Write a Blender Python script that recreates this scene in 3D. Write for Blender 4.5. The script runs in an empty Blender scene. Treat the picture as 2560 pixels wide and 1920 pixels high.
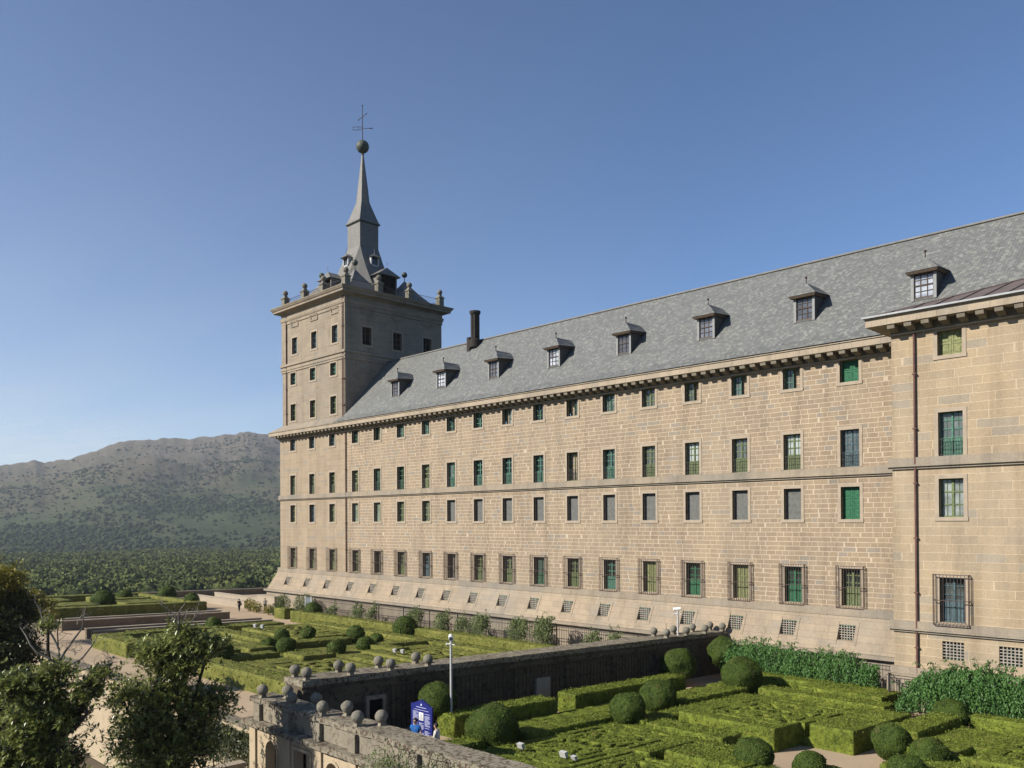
import bpy, bmesh, math, random
import numpy as np
from mathutils import Vector, Matrix, noise
random.seed(7)
S = bpy.context.scene
COL = S.collection
# ---------------------------------------------------------------- camera
cam_d = bpy.data.cameras.new("camera"); cam = bpy.data.objects.new("camera", cam_d); COL.objects.link(cam)
CR = (0.699842760, 0.714272279, -0.005934852); CU = (0.010379224, -0.001861058, 0.999944403); CF = (-0.714221522, 0.699865450, 0.008716040)
cam.matrix_world = Matrix(((CR[0], CU[0], -CF[0], 0), (CR[1], CU[1], -CF[1], -56.46), (CR[2], CU[2], -CF[2], 11.0), (0, 0, 0, 1)))
cam_d.sensor_width = 36; cam_d.sensor_fit = 'HORIZONTAL'; cam_d.lens = 29.4324; cam_d.shift_y = 0.12615
cam_d.clip_start = 0.3; cam_d.clip_end = 120000
S.camera = cam
# ---------------------------------------------------------------- light
SUNDIR = Vector((0.7, 1.5, -1.0)).normalized()          # way the light travels
sd = bpy.data.lights.new("sun", 'SUN'); sun = bpy.data.objects.new("sun", sd); COL.objects.link(sun)
sun.rotation_euler = SUNDIR.to_track_quat('-Z', 'Y').to_euler()
sd.energy = 5.0; sd.angle = math.radians(0.5); sd.color = (1.0, 0.93, 0.82)
W = bpy.data.worlds.new("World"); S.world = W; W.use_nodes = True
wn = W.node_tree.nodes; wl = W.node_tree.links
sky = wn.new('ShaderNodeTexSky'); sky.sky_type = 'NISHITA'; sky.sun_disc = False
sky.sun_elevation = math.asin(-SUNDIR.z); sky.sun_rotation = math.atan2(-SUNDIR.x, -SUNDIR.y)
sky.altitude = 1500; sky.air_density = 0.95; sky.dust_density = 0.5; sky.ozone_density = 5.5
wl.new(sky.outputs[0], wn['Background'].inputs[0]); wn['Background'].inputs[1].default_value = 0.076
S.view_settings.view_transform = 'Standard'; S.view_settings.look = 'None'
S.view_settings.exposure = 0.88; S.view_settings.gamma = 1.0

# ---------------------------------------------------------------- materials
def nodemat(name, rough=0.9, spec=0.2):
    m = bpy.data.materials.new(name); m.use_nodes = True
    n = m.node_tree.nodes; l = m.node_tree.links; b = n['Principled BSDF']
    b.inputs['Roughness'].default_value = rough; b.inputs['Specular IOR Level'].default_value = spec
    return m, n, l, b
def mth(n, l, op, a, b=None):
    x = n.new('ShaderNodeMath'); x.operation = op
    for i, v in enumerate((a, b)):
        if v is None: continue
        if hasattr(v, 'links') or hasattr(v, 'is_linked'): l.new(v, x.inputs[i])
        else: x.inputs[i].default_value = v
    return x.outputs[0]
def noisen(n, l, vec, scale, detail=3, rough=0.6):
    x = n.new('ShaderNodeTexNoise'); x.inputs['Scale'].default_value = scale; x.inputs['Detail'].default_value = detail
    x.inputs['Roughness'].default_value = rough
    if vec is not None: l.new(vec, x.inputs['Vector'])
    return x.outputs['Fac']
def ramp(n, l, fac, stops):
    x = n.new('ShaderNodeValToRGB'); e = x.color_ramp.elements
    while len(e) < len(stops): e.new(0.5)
    for i, (p, c) in enumerate(stops): e[i].position = p; e[i].color = (*c, 1) if len(c) == 3 else c
    l.new(fac, x.inputs[0]); return x.outputs[0]
def mix(n, l, fac, a, b, mode='MIX'):
    x = n.new('ShaderNodeMix'); x.data_type = 'RGBA'; x.blend_type = mode
    for idx, v in ((0, fac), (6, a), (7, b)):
        if hasattr(v, 'is_linked'): l.new(v, x.inputs[idx])
        elif idx == 0: x.inputs[0].default_value = v
        else: x.inputs[idx].default_value = (*v, 1)
    return x.outputs[2]
def bump(n, l, b, h, strength=0.4, dist=0.05):
    x = n.new('ShaderNodeBump'); x.inputs['Strength'].default_value = strength; x.inputs['Distance'].default_value = dist
    l.new(h, x.inputs['Height']); l.new(x.outputs[0], b.inputs['Normal'])
def plain(name, c, rough=0.8, spec=0.2, var=0.25, scale=3.0, metal=0.0):
    m, n, l, b = nodemat(name, rough, spec)
    g = n.new('ShaderNodeNewGeometry').outputs['Position']
    f = noisen(n, l, g, scale, 4)
    l.new(ramp(n, l, f, [(0.3, [v * (1 - var) for v in c]), (0.7, [min(1, v * (1 + var)) for v in c])]), b.inputs['Base Color'])
    b.inputs['Metallic'].default_value = metal
    return m
def masonry(name, c1, c2, mortar, bw, bh, ms, joint=1.0, stain=(0.45, 0.42, 0.36), stain_amt=0.35, irr=0.45, odd=(0.33, 0.31, 0.27), odd_amt=0.5):
    m, n, l, b = nodemat(name, 0.92, 0.15)
    g = n.new('ShaderNodeNewGeometry').outputs['Position']
    sp = n.new('ShaderNodeSeparateXYZ'); l.new(g, sp.inputs[0])
    u = mth(n, l, 'ADD', sp.outputs[0], sp.outputs[1])
    z = sp.outputs[2]
    # uneven course lines
    wob = noisen(n, l, g, 1.7, 2); z2 = mth(n, l, 'ADD', z, mth(n, l, 'MULTIPLY', mth(n, l, 'SUBTRACT', wob, 0.5), 0.10 * irr))
    row = mth(n, l, 'FLOOR', mth(n, l, 'DIVIDE', z2, bh))
    wh = n.new('ShaderNodeTexWhiteNoise'); wh.noise_dimensions = '1D'; l.new(row, wh.inputs['W'])
    r = wh.outputs['Value']
    nn = n.new('ShaderNodeTexNoise'); nn.noise_dimensions = '2D'; nn.inputs['Scale'].default_value = 0.9; nn.inputs['Detail'].default_value = 0
    cv = n.new('ShaderNodeCombineXYZ'); l.new(u, cv.inputs[0]); l.new(mth(n, l, 'MULTIPLY', row, 7.31), cv.inputs[1]); l.new(cv.outputs[0], nn.inputs['Vector'])
    uu = mth(n, l, 'MULTIPLY', u, mth(n, l, 'ADD', mth(n, l, 'MULTIPLY', r, 0.7), 0.7))
    uu = mth(n, l, 'ADD', uu, mth(n, l, 'MULTIPLY', r, 37.0))
    uu = mth(n, l, 'ADD', uu, mth(n, l, 'MULTIPLY', nn.outputs['Fac'], 2.6 * irr * bw))
    vec = n.new('ShaderNodeCombineXYZ'); l.new(uu, vec.inputs[0]); l.new(z2, vec.inputs[1])
    br = n.new('ShaderNodeTexBrick'); l.new(vec.outputs[0], br.inputs['Vector'])
    br.offset = 0.0; br.squash = 1.0
    for k, v in (('Scale', 1.0), ('Mortar Size', ms), ('Mortar Smooth', 0.25), ('Bias', 0.0), ('Brick Width', bw), ('Row Height', bh)): br.inputs[k].default_value = v
    br.inputs['Color1'].default_value = (*c1, 1); br.inputs['Color2'].default_value = (*c2, 1); br.inputs['Mortar'].default_value = (*mortar, 1)
    # a few odd grey blocks
    cell = n.new('ShaderNodeCombineXYZ'); l.new(mth(n, l, 'FLOOR', mth(n, l, 'DIVIDE', uu, bw)), cell.inputs[0]); l.new(row, cell.inputs[1])
    w2 = n.new('ShaderNodeTexWhiteNoise'); w2.noise_dimensions = '2D'; l.new(cell.outputs[0], w2.inputs['Vector'])
    isodd = mth(n, l, 'MULTIPLY', mth(n, l, 'GREATER_THAN', w2.outputs['Value'], 0.93), odd_amt)
    isodd = mth(n, l, 'MULTIPLY', isodd, mth(n, l, 'SUBTRACT', 1.0, br.outputs['Fac']))
    colr = mix(n, l, isodd, br.outputs['Color'], odd)
    fine = noisen(n, l, g, 9.0, 5, 0.7)
    colr = mix(n, l, 1.0, colr, ramp(n, l, fine, [(0.25, (0.80, 0.80, 0.80)), (0.75, (1.12, 1.12, 1.12))]), 'MULTIPLY')
    mp = n.new('ShaderNodeMapping'); mp.inputs['Scale'].default_value = (0.16, 0.16, 0.11); l.new(g, mp.inputs[0])
    big = noisen(n, l, mp.outputs[0], 1.0, 5, 0.65)
    fac = ramp(n, l, big, [(0.45, (0, 0, 0)), (0.75, (stain_amt,) * 3)])
    colr = mix(n, l, fac, colr, stain)
    ms_ = n.new('ShaderNodeMapping'); ms_.inputs['Scale'].default_value = (0.75, 0.75, 0.05); l.new(g, ms_.inputs[0])
    stk = noisen(n, l, ms_.outputs[0], 1.0, 6, 0.7)
    colr = mix(n, l, 1.0, colr, ramp(n, l, stk, [(0.32, (0.80, 0.80, 0.79)), (0.50, (1.0, 1.0, 1.0)), (0.70, (1.07, 1.07, 1.06))]), 'MULTIPLY')
    patch = noisen(n, l, g, 0.35, 6, 0.75)
    colr = mix(n, l, 1.0, colr, ramp(n, l, patch, [(0.30, (0.84, 0.85, 0.88)), (0.55, (1.0, 1.0, 1.0)), (0.75, (1.06, 1.05, 1.02))]), 'MULTIPLY')
    l.new(colr, b.inputs['Base Color'])
    hh = mth(n, l, 'ADD', mth(n, l, 'MULTIPLY', br.outputs['Fac'], -joint * 0.4), mth(n, l, 'MULTIPLY', fine, 0.6))
    bump(n, l, b, hh, 0.5, 0.03)
    return m
M = {}
M['wing'] = masonry('coarse_stone', (0.46, 0.345, 0.225), (0.385, 0.29, 0.195), (0.70, 0.56, 0.40), 0.72, 0.335, 0.026, stain=(0.45, 0.36, 0.25), stain_amt=0.5, irr=0.55)
M['ashlar'] = masonry('tower_ashlar', (0.475, 0.365, 0.245), (0.41, 0.315, 0.21), (0.56, 0.43, 0.29), 1.5, 0.44, 0.014, joint=0.6, stain=(0.42, 0.34, 0.25), stain_amt=0.5, irr=0.3, odd_amt=0.4)
M['tower_up'] = masonry('tower_upper_stone', (0.46, 0.37, 0.27), (0.39, 0.31, 0.225), (0.53, 0.43, 0.31), 1.3, 0.44, 0.016, joint=0.6, stain=(0.30, 0.26, 0.21), stain_amt=0.7, irr=0.3, odd_amt=0.4)
M['block'] = masonry('large_blocks', (0.47, 0.365, 0.245), (0.405, 0.32, 0.22), (0.60, 0.48, 0.34), 1.7, 0.50, 0.020, joint=0.7, stain=(0.43, 0.38, 0.31), stain_amt=0.55, irr=0.35, odd_amt=0.5)
M['batter'] = masonry('batter_stone', (0.48, 0.38, 0.265), (0.42, 0.335, 0.24), (0.26, 0.21, 0.15), 1.5, 0.46, 0.010, joint=0.5, stain=(0.33, 0.30, 0.25), stain_amt=0.7, irr=0.3, odd_amt=0.3)
M['trim'] = masonry('trim_stone', (0.42, 0.35, 0.265), (0.38, 0.32, 0.245), (0.30, 0.25, 0.19), 1.25, 5.0, 0.012, joint=0.6, stain=(0.27, 0.255, 0.22), stain_amt=0.8, irr=0.2, odd_amt=0.3)
M['fascia'] = masonry('fascia_stone', (0.52, 0.43, 0.32), (0.46, 0.38, 0.285), (0.30, 0.24, 0.18), 1.2, 9.0, 0.014, joint=0.6, stain=(0.36, 0.31, 0.25), stain_amt=0.5, irr=0.2, odd_amt=0.3)
M['frieze'] = plain('shade_darkened_frieze_stone', (0.33, 0.29, 0.225), 0.95, 0.1, 0.2, 1.5)  # frieze and corbel stone, eave shadow painted in as a darker tone
M['surround'] = plain('window_surround_stone', (0.44, 0.365, 0.28), 0.92, 0.15, 0.12, 2.0)
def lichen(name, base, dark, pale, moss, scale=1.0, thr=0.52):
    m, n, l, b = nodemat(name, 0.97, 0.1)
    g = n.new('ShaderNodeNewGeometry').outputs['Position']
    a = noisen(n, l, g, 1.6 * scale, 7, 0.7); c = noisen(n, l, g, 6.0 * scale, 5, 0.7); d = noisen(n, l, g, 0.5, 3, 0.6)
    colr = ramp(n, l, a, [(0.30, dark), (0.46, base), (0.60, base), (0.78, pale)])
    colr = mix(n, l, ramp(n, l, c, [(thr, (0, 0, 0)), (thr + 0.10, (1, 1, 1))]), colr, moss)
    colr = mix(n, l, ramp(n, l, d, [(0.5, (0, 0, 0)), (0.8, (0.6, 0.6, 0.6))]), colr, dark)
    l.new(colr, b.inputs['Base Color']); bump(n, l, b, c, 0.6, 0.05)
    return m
M['mossy'] = lichen('lichen_coping', (0.27, 0.245, 0.185), (0.075, 0.062, 0.048), (0.42, 0.40, 0.30), (0.095, 0.066, 0.05), 1.0, 0.49)
M['parapet'] = lichen('weathered_parapet', (0.27, 0.24, 0.185), (0.10, 0.09, 0.07), (0.40, 0.36, 0.27), (0.13, 0.105, 0.08), 0.8, 0.55)
M['palestone'] = lichen('pale_terrace_stone', (0.48, 0.39, 0.27), (0.33, 0.28, 0.20), (0.56, 0.46, 0.33), (0.36, 0.31, 0.23), 0.7, 0.64)
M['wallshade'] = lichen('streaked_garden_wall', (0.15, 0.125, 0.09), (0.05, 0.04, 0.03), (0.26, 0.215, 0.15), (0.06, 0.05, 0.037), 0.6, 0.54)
M['ball'] = lichen('stone_ball', (0.235, 0.22, 0.18), (0.12, 0.11, 0.09), (0.34, 0.32, 0.26), (0.15, 0.14, 0.11), 2.6, 0.52)
M['coping'] = lichen('pale_coping', (0.46, 0.39, 0.30), (0.34, 0.29, 0.225), (0.54, 0.46, 0.36), (0.36, 0.31, 0.24), 1.0, 0.62)
M['rubble'] = masonry('rubble_wall', (0.33, 0.25, 0.17), (0.27, 0.205, 0.14), (0.25, 0.20, 0.14), 0.8, 0.3, 0.02, stain_amt=0.7, stain=(0.19, 0.155, 0.11))
def slate(name, base, spot, amt=0.36, axis='y'):
    m, n, l, b = nodemat(name, 0.55, 0.45)
    g = n.new('ShaderNodeNewGeometry').outputs['Position']
    sp = n.new('ShaderNodeSeparateXYZ'); l.new(g, sp.inputs[0])
    u = sp.outputs[0] if axis == 'y' else mth(n, l, 'ADD', sp.outputs[0], sp.outputs[1]); z = sp.outputs[2]
    row = mth(n, l, 'FLOOR', mth(n, l, 'DIVIDE', z, 0.13))
    u2 = mth(n, l, 'ADD', u, mth(n, l, 'MULTIPLY', row, 0.087))
    vec = n.new('ShaderNodeCombineXYZ'); l.new(u2, vec.inputs[0]); l.new(z, vec.inputs[1])
    br = n.new('ShaderNodeTexBrick'); br.offset = 0.5; l.new(vec.outputs[0], br.inputs['Vector'])
    for k, v in (('Scale', 1.0), ('Mortar Size', 0.012), ('Mortar Smooth', 0.3), ('Bias', 0.0), ('Brick Width', 0.20), ('Row Height', 0.13)): br.inputs[k].default_value = v
    br.inputs['Color1'].default_value = (*[c * 1.12 for c in base], 1); br.inputs['Color2'].default_value = (*[c * 0.86 for c in base], 1)
    br.inputs['Mortar'].default_value = (*[c * 0.55 for c in base], 1)
    cell = n.new('ShaderNodeCombineXYZ'); l.new(mth(n, l, 'FLOOR', mth(n, l, 'DIVIDE', u2, 0.21)), cell.inputs[0]); l.new(row, cell.inputs[1])
    w2 = n.new('ShaderNodeTexWhiteNoise'); w2.noise_dimensions = '2D'; l.new(cell.outputs[0], w2.inputs['Vector'])
    v2 = noisen(n, l, g, 1.1, 5, 0.7)
    th = mth(n, l, 'ADD', w2.outputs['Value'], mth(n, l, 'MULTIPLY', mth(n, l, 'SUBTRACT', v2, 0.5), 0.25))
    f = ramp(n, l, th, [(0.62, (0, 0, 0)), (1.0, (amt,) * 3)])
    fn = noisen(n, l, g, 9.0, 3, 0.8)
    f = mth(n, l, 'MULTIPLY', f, ramp(n, l, fn, [(0.35, (0.55,) * 3), (0.6, (1, 1, 1))]))
    colr = mix(n, l, f, br.outputs['Color'], spot)
    colr = mix(n, l, 1.0, colr, ramp(n, l, v2, [(0.3, (0.88,) * 3), (0.7, (1.1,) * 3)]), 'MULTIPLY')
    l.new(colr, b.inputs['Base Color'])
    bump(n, l, b, mth(n, l, 'ADD', w2.outputs['Value'], mth(n, l, 'MULTIPLY', br.outputs['Fac'], -1.5)), 0.35, 0.02)
    return m
M['slate'] = slate('slate_roof', (0.165, 0.172, 0.165), (0.46, 0.45, 0.39))
M['slateshade'] = plain('shade_darkened_slate_cheek', (0.085, 0.087, 0.08), 0.6, 0.3, 0.25, 5)  # roof slate darkened for the dormer cheeks, their shade put into the colour
M['slate2'] = slate('slate_spire', (0.215, 0.205, 0.185), (0.33, 0.31, 0.26), 0.3, 'xy')
M['lead'] = plain('lead_sheet', (0.40, 0.42, 0.44), 0.6, 0.4, 0.15)
M['metalroof'] = plain('brown_metal_roof', (0.17, 0.13, 0.115), 0.5, 0.4, 0.2, 1.0)
M['iron'] = plain('rusty_iron', (0.085, 0.055, 0.048), 0.8, 0.3, 0.3, 20)
M['darkiron'] = plain('dark_iron', (0.035, 0.032, 0.03), 0.6, 0.4, 0.2)
M['gridiron'] = plain('pale_grid_iron', (0.42, 0.37, 0.31), 0.8, 0.2, 0.2)
M['pipe'] = plain('rusty_drainpipe', (0.15, 0.075, 0.06), 0.7, 0.3, 0.25, 2.0)
M['gray'] = plain('grey_roller_slats', (0.16, 0.165, 0.155), 0.7, 0.2, 0.2, 5)
M['copper'] = plain('green_copper', (0.085, 0.10, 0.075), 0.6, 0.3, 0.35, 2.5)
M['greypaint'] = plain('grey_dormer_paint', (0.30, 0.31, 0.31), 0.7, 0.2, 0.1)
M['white'] = plain('white_paint', (0.72, 0.72, 0.70), 0.5, 0.4, 0.05)
M['greymetal'] = plain('grey_metal', (0.45, 0.45, 0.45), 0.45, 0.5, 0.08)
for k, c in dict(green=(0.05, 0.13, 0.075), emerald=(0.03, 0.15, 0.075), teal=(0.085, 0.215, 0.155), yellow=(0.25, 0.265, 0.12), pale=(0.23, 0.27, 0.13), blue=(0.085, 0.145, 0.165), olive=(0.15, 0.19, 0.085), brownwood=(0.10, 0.07, 0.05)).items():
    M[k] = plain(k + '_paint', c, 0.75, 0.25, 0.35, 6.0)
def glass(name, c, rough=0.12):
    m, n, l, b = nodemat(name, rough, 0.6); oi = n.new('ShaderNodeObjectInfo').outputs['Random']; g = n.new('ShaderNodeNewGeometry').outputs['Position']
    x = mth(n, l, 'ADD', mth(n, l, 'MULTIPLY', oi, .6), mth(n, l, 'MULTIPLY', noisen(n, l, g, 1.1, 2), .6))
    l.new(ramp(n, l, x, [(0.35, [v * .4 for v in c]), (0.62, c), (0.85, [min(.5, v * 3.2 + .03) for v in c])]), b.inputs['Base Color']); return m
M['glass'] = glass('dark_window_glass', (0.03, 0.036, 0.034)); M['glassl'] = glass('curtained_glass', (0.13, 0.15, 0.14), 0.2)
M['glassw'] = glass('dormer_glass', (0.12, 0.13, 0.15), 0.12)
M['soot'] = plain('sooty_brick', (0.055, 0.048, 0.042), 0.9, 0.1, 0.3, 4)
M['dark'] = plain('dark_interior', (0.012, 0.011, 0.010), 0.9, 0.05, 0.1)
def gravelmat(name, c, var=0.14):
    m, n, l, b = nodemat(name, 0.97, 0.1)
    g = n.new('ShaderNodeNewGeometry').outputs['Position']
    a = noisen(n, l, g, 0.25, 5, 0.6); c2 = noisen(n, l, g, 14.0, 4, 0.8)
    colr = ramp(n, l, a, [(0.3, [v * (1 - var) for v in c]), (0.7, [v * (1 + var) for v in c])])
    colr = mix(n, l, 1.0, colr, ramp(n, l, c2, [(0.3, (0.85,) * 3), (0.7, (1.1,) * 3)]), 'MULTIPLY')
    l.new(colr, b.inputs['Base Color']); bump(n, l, b, c2, 0.4, 0.02); return m
M['gravel'] = gravelmat('pink_gravel', (0.46, 0.355, 0.245)); M['lowground'] = gravelmat('dry_ground', (0.16, 0.13, 0.09), 0.3)
def leafmat(name, c1, c2, scale=2.0, trans=0.25, rough=0.6, spec=0.25, fine=25.0):
    m, n, l, b = nodemat(name, rough, spec)
    g = n.new('ShaderNodeNewGeometry').outputs['Position']
    a = noisen(n, l, g, scale, 5, 0.65); f = noisen(n, l, g, fine, 3, 0.7)
    x = mth(n, l, 'ADD', mth(n, l, 'MULTIPLY', a, 0.6), mth(n, l, 'MULTIPLY', f, 0.4))
    colr = ramp(n, l, x, [(0.34, c1), (0.64, c2)])
    if 'hedge' in name or 'topiary' in name:
        bw = noisen(n, l, g, 1.7, 4, 0.6); colr = mix(n, l, ramp(n, l, bw, [(0.58, (0, 0, 0)), (0.70, (.45,) * 3)]), colr, (0.15, 0.115, 0.045))
        dk = noisen(n, l, g, 5.0, 3, 0.7); colr = mix(n, l, 1.0, colr, ramp(n, l, dk, [(0.34, (.45,) * 3), (0.46, (1, 1, 1))]), 'MULTIPLY')
    l.new(colr, b.inputs['Base Color'])
    if trans > 0:
        t = n.new('ShaderNodeBsdfTranslucent'); l.new(colr, t.inputs[0])
        ms = n.new('ShaderNodeMixShader'); ms.inputs[0].default_value = trans
        l.new(b.outputs[0], ms.inputs[1]); l.new(t.outputs[0], ms.inputs[2]); l.new(ms.outputs[0], n['Material Output'].inputs[0])
    return m
M['hedge'] = leafmat('box_hedge', (0.030, 0.046, 0.008), (0.200, 0.225, 0.045), 1.6, 0.0, 0.8, 0.1, 9.0)
M['hedgeleaf'] = leafmat('box_hedge_leaf', (0.080, 0.115, 0.012), (0.245, 0.275, 0.060), 1.0, 0.15, 0.65, 0.2, 20)
M['hedgefar'] = leafmat('far_box_hedge', (0.080, 0.090, 0.020), (0.215, 0.205, 0.060), 0.8, 0.0, 0.85, 0.1, 6.0)
M['topiary'] = leafmat('topiary_body', (0.022, 0.038, 0.007), (0.058, 0.088, 0.014), 2.0, 0.0, 0.8, 0.1, 22.0)
M['topleaf'] = leafmat('topiary_leaf', (0.030, 0.055, 0.008), (0.100, 0.150, 0.022), 1.5, 0.2, 0.6, 0.25, 25)
M['vine'] = leafmat('wisteria_leaf', (0.030, 0.085, 0.020), (0.095, 0.20, 0.045), 1.0, 0.3, 0.55, 0.3, 12)
M['climber'] = leafmat('climber_leaf', (0.055, 0.085, 0.030), (0.16, 0.19, 0.07), 1.5, 0.25, 0.6, 0.25, 12)
M['magnolia'] = leafmat('magnolia_leaf', (0.066, 0.090, 0.018), (0.225, 0.245, 0.068), 0.9, 0.22, 0.34, 0.45, 9)
M['yellowleaf'] = leafmat('yellowing_leaf', (0.085, 0.095, 0.014), (0.25, 0.21, 0.035), 0.7, 0.3, 0.5, 0.3, 6)
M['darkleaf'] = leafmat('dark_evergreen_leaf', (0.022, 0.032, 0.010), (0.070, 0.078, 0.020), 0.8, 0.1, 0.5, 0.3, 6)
M['bark'] = plain('bark', (0.075, 0.062, 0.048), 0.95, 0.1, 0.35, 6)
M['twig'] = plain('bare_twig', (0.23, 0.21, 0.18), 0.9, 0.1, 0.3, 6)
def forestmat(name, stops):
    m, n, l, b = nodemat(name, 0.95, 0.05)
    oi = n.new('ShaderNodeNewGeometry')
    a = noisen(n, l, oi.outputs['Position'], 0.05, 4, 0.6); r = oi.outputs['Random Per Island']
    x = mth(n, l, 'ADD', mth(n, l, 'MULTIPLY', r, 0.6), mth(n, l, 'MULTIPLY', a, 0.4))
    f = noisen(n, l, oi.outputs['Position'], 0.8, 3, 0.7)
    c = mix(n, l, 1.0, ramp(n, l, x, stops), ramp(n, l, f, [(0.3, (0.6,) * 3), (0.7, (1.3,) * 3)]), 'MULTIPLY')
    l.new(c, b.inputs['Base Color']); return m
M['forest'] = forestmat('oak_crowns', [(0.2, (0.028, 0.044, 0.017)), (0.55, (0.060, 0.080, 0.028)), (0.85, (0.115, 0.125, 0.045))])
M['forest_leaf'] = leafmat('oak_leaf_masses', (0.028, 0.050, 0.016), (0.22, 0.25, 0.08), 0.05, 0.0, 0.9, 0.05, .16)
M['scrub'] = forestmat('mountain_scrub', [(0.2, (0.035, 0.058, 0.026)), (0.7, (0.065, 0.09, 0.040)), (0.9, (0.10, 0.11, 0.05))])
def hillmat():
    m, n, l, b = nodemat('dry_hillside', 0.97, 0.05)
    g = n.new('ShaderNodeNewGeometry').outputs['Position']
    a = noisen(n, l, g, 0.0035, 6, 0.65); c = noisen(n, l, g, 0.02, 6, 0.75); d = noisen(n, l, g, 0.10, 4, 0.75)
    sp = n.new('ShaderNodeSeparateXYZ'); l.new(g, sp.inputs[0])
    hz = mth(n, l, 'MULTIPLY', sp.outputs[2], 0.0012)
    x = mth(n, l, 'ADD', mth(n, l, 'ADD', mth(n, l, 'MULTIPLY', a, 0.5), mth(n, l, 'MULTIPLY', c, 0.5)), hz)
    colr = ramp(n, l, x, [(0.38, (0.050, 0.085, 0.035)), (0.52, (0.095, 0.12, 0.055)), (0.64, (0.16, 0.14, 0.09)), (0.82, (0.22, 0.18, 0.14))])
    colr = mix(n, l, ramp(n, l, d, [(0.52, (0, 0, 0)), (0.60, (0.85,) * 3)]), colr, (0.040, 0.065, 0.028))
    rk = mth(n, l, 'MULTIPLY', ramp(n, l, noisen(n, l, g, 0.045, 5, 0.8), [(0.60, (0, 0, 0)), (0.66, (1, 1, 1))]), ramp(n, l, mth(n, l, 'MULTIPLY', sp.outputs[2], 0.004), [(0.4, (0, 0, 0)), (0.8, (0.8,) * 3)]))
    colr = mix(n, l, rk, colr, (0.26, 0.23, 0.21))
    l.new(colr, b.inputs['Base Color']); bump(n, l, b, c, .7, 9.0); return m
M['hill'] = hillmat()
def cloth(name, c): return plain(name, c, 0.85, 0.15, 0.08, 6)
M['skin'] = plain('skin', (0.50, 0.30, 0.21), 0.6, 0.3, 0.06); M['hair'] = plain('dark_hair', (0.02, 0.016, 0.013), 0.6, 0.3, 0.2)
M['bluecloth'] = cloth('blue_cotton', (0.03, 0.16, 0.50)); M['whitecloth'] = cloth('white_cotton', (0.75, 0.72, 0.66))
M['darkcloth'] = cloth('dark_trousers', (0.04, 0.04, 0.05)); M['beige'] = cloth('beige_cloth', (0.45, 0.40, 0.32))
M['signblue'] = plain('sign_blue', (0.03, 0.045, 0.42), 0.45, 0.4, 0.05); M['signink'] = plain('sign_white_print', (0.60, 0.62, 0.80), 0.6, 0.2, 0.04)

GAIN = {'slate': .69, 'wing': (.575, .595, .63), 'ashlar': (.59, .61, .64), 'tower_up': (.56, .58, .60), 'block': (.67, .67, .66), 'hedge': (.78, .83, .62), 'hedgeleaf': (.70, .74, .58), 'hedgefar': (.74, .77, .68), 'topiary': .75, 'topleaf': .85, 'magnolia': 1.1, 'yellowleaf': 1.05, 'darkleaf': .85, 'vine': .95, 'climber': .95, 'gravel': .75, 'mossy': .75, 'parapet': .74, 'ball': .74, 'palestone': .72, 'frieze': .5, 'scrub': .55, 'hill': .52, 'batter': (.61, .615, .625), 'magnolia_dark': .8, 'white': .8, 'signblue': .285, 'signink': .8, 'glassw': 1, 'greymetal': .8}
def calibrate():
    for key, m in M.items():
        k = GAIN.get(key, .63); k = k if isinstance(k, tuple) else (k,) * 3
        n, l = m.node_tree.nodes, m.node_tree.links; b = n.get('Principled BSDF'); sk = b.inputs['Base Color']
        if not sk.is_linked: sk.default_value = (*[c * g for c, g in zip(sk.default_value[:3], k)], 1); continue
        src = sk.links[0].from_socket; dst = [x.to_socket for x in src.links if x.to_node.type in ('BSDF_PRINCIPLED', 'BSDF_TRANSLUCENT')]
        x = n.new('ShaderNodeMix'); x.data_type = 'RGBA'; x.blend_type = 'MULTIPLY'; x.inputs[0].default_value = 1; x.inputs[7].default_value = (*k, 1)
        l.new(src, x.inputs[6])
        for d in dst: l.new(x.outputs[2], d)
M['limestone'] = plain('pale_limestone', (0.36, 0.33, 0.28), 0.9, 0.1, 0.1, 2); M['bluesteel'] = plain('blue_grey_steel', (0.16, 0.19, 0.21), 0.5, 0.4, 0.1)
calibrate()
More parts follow.
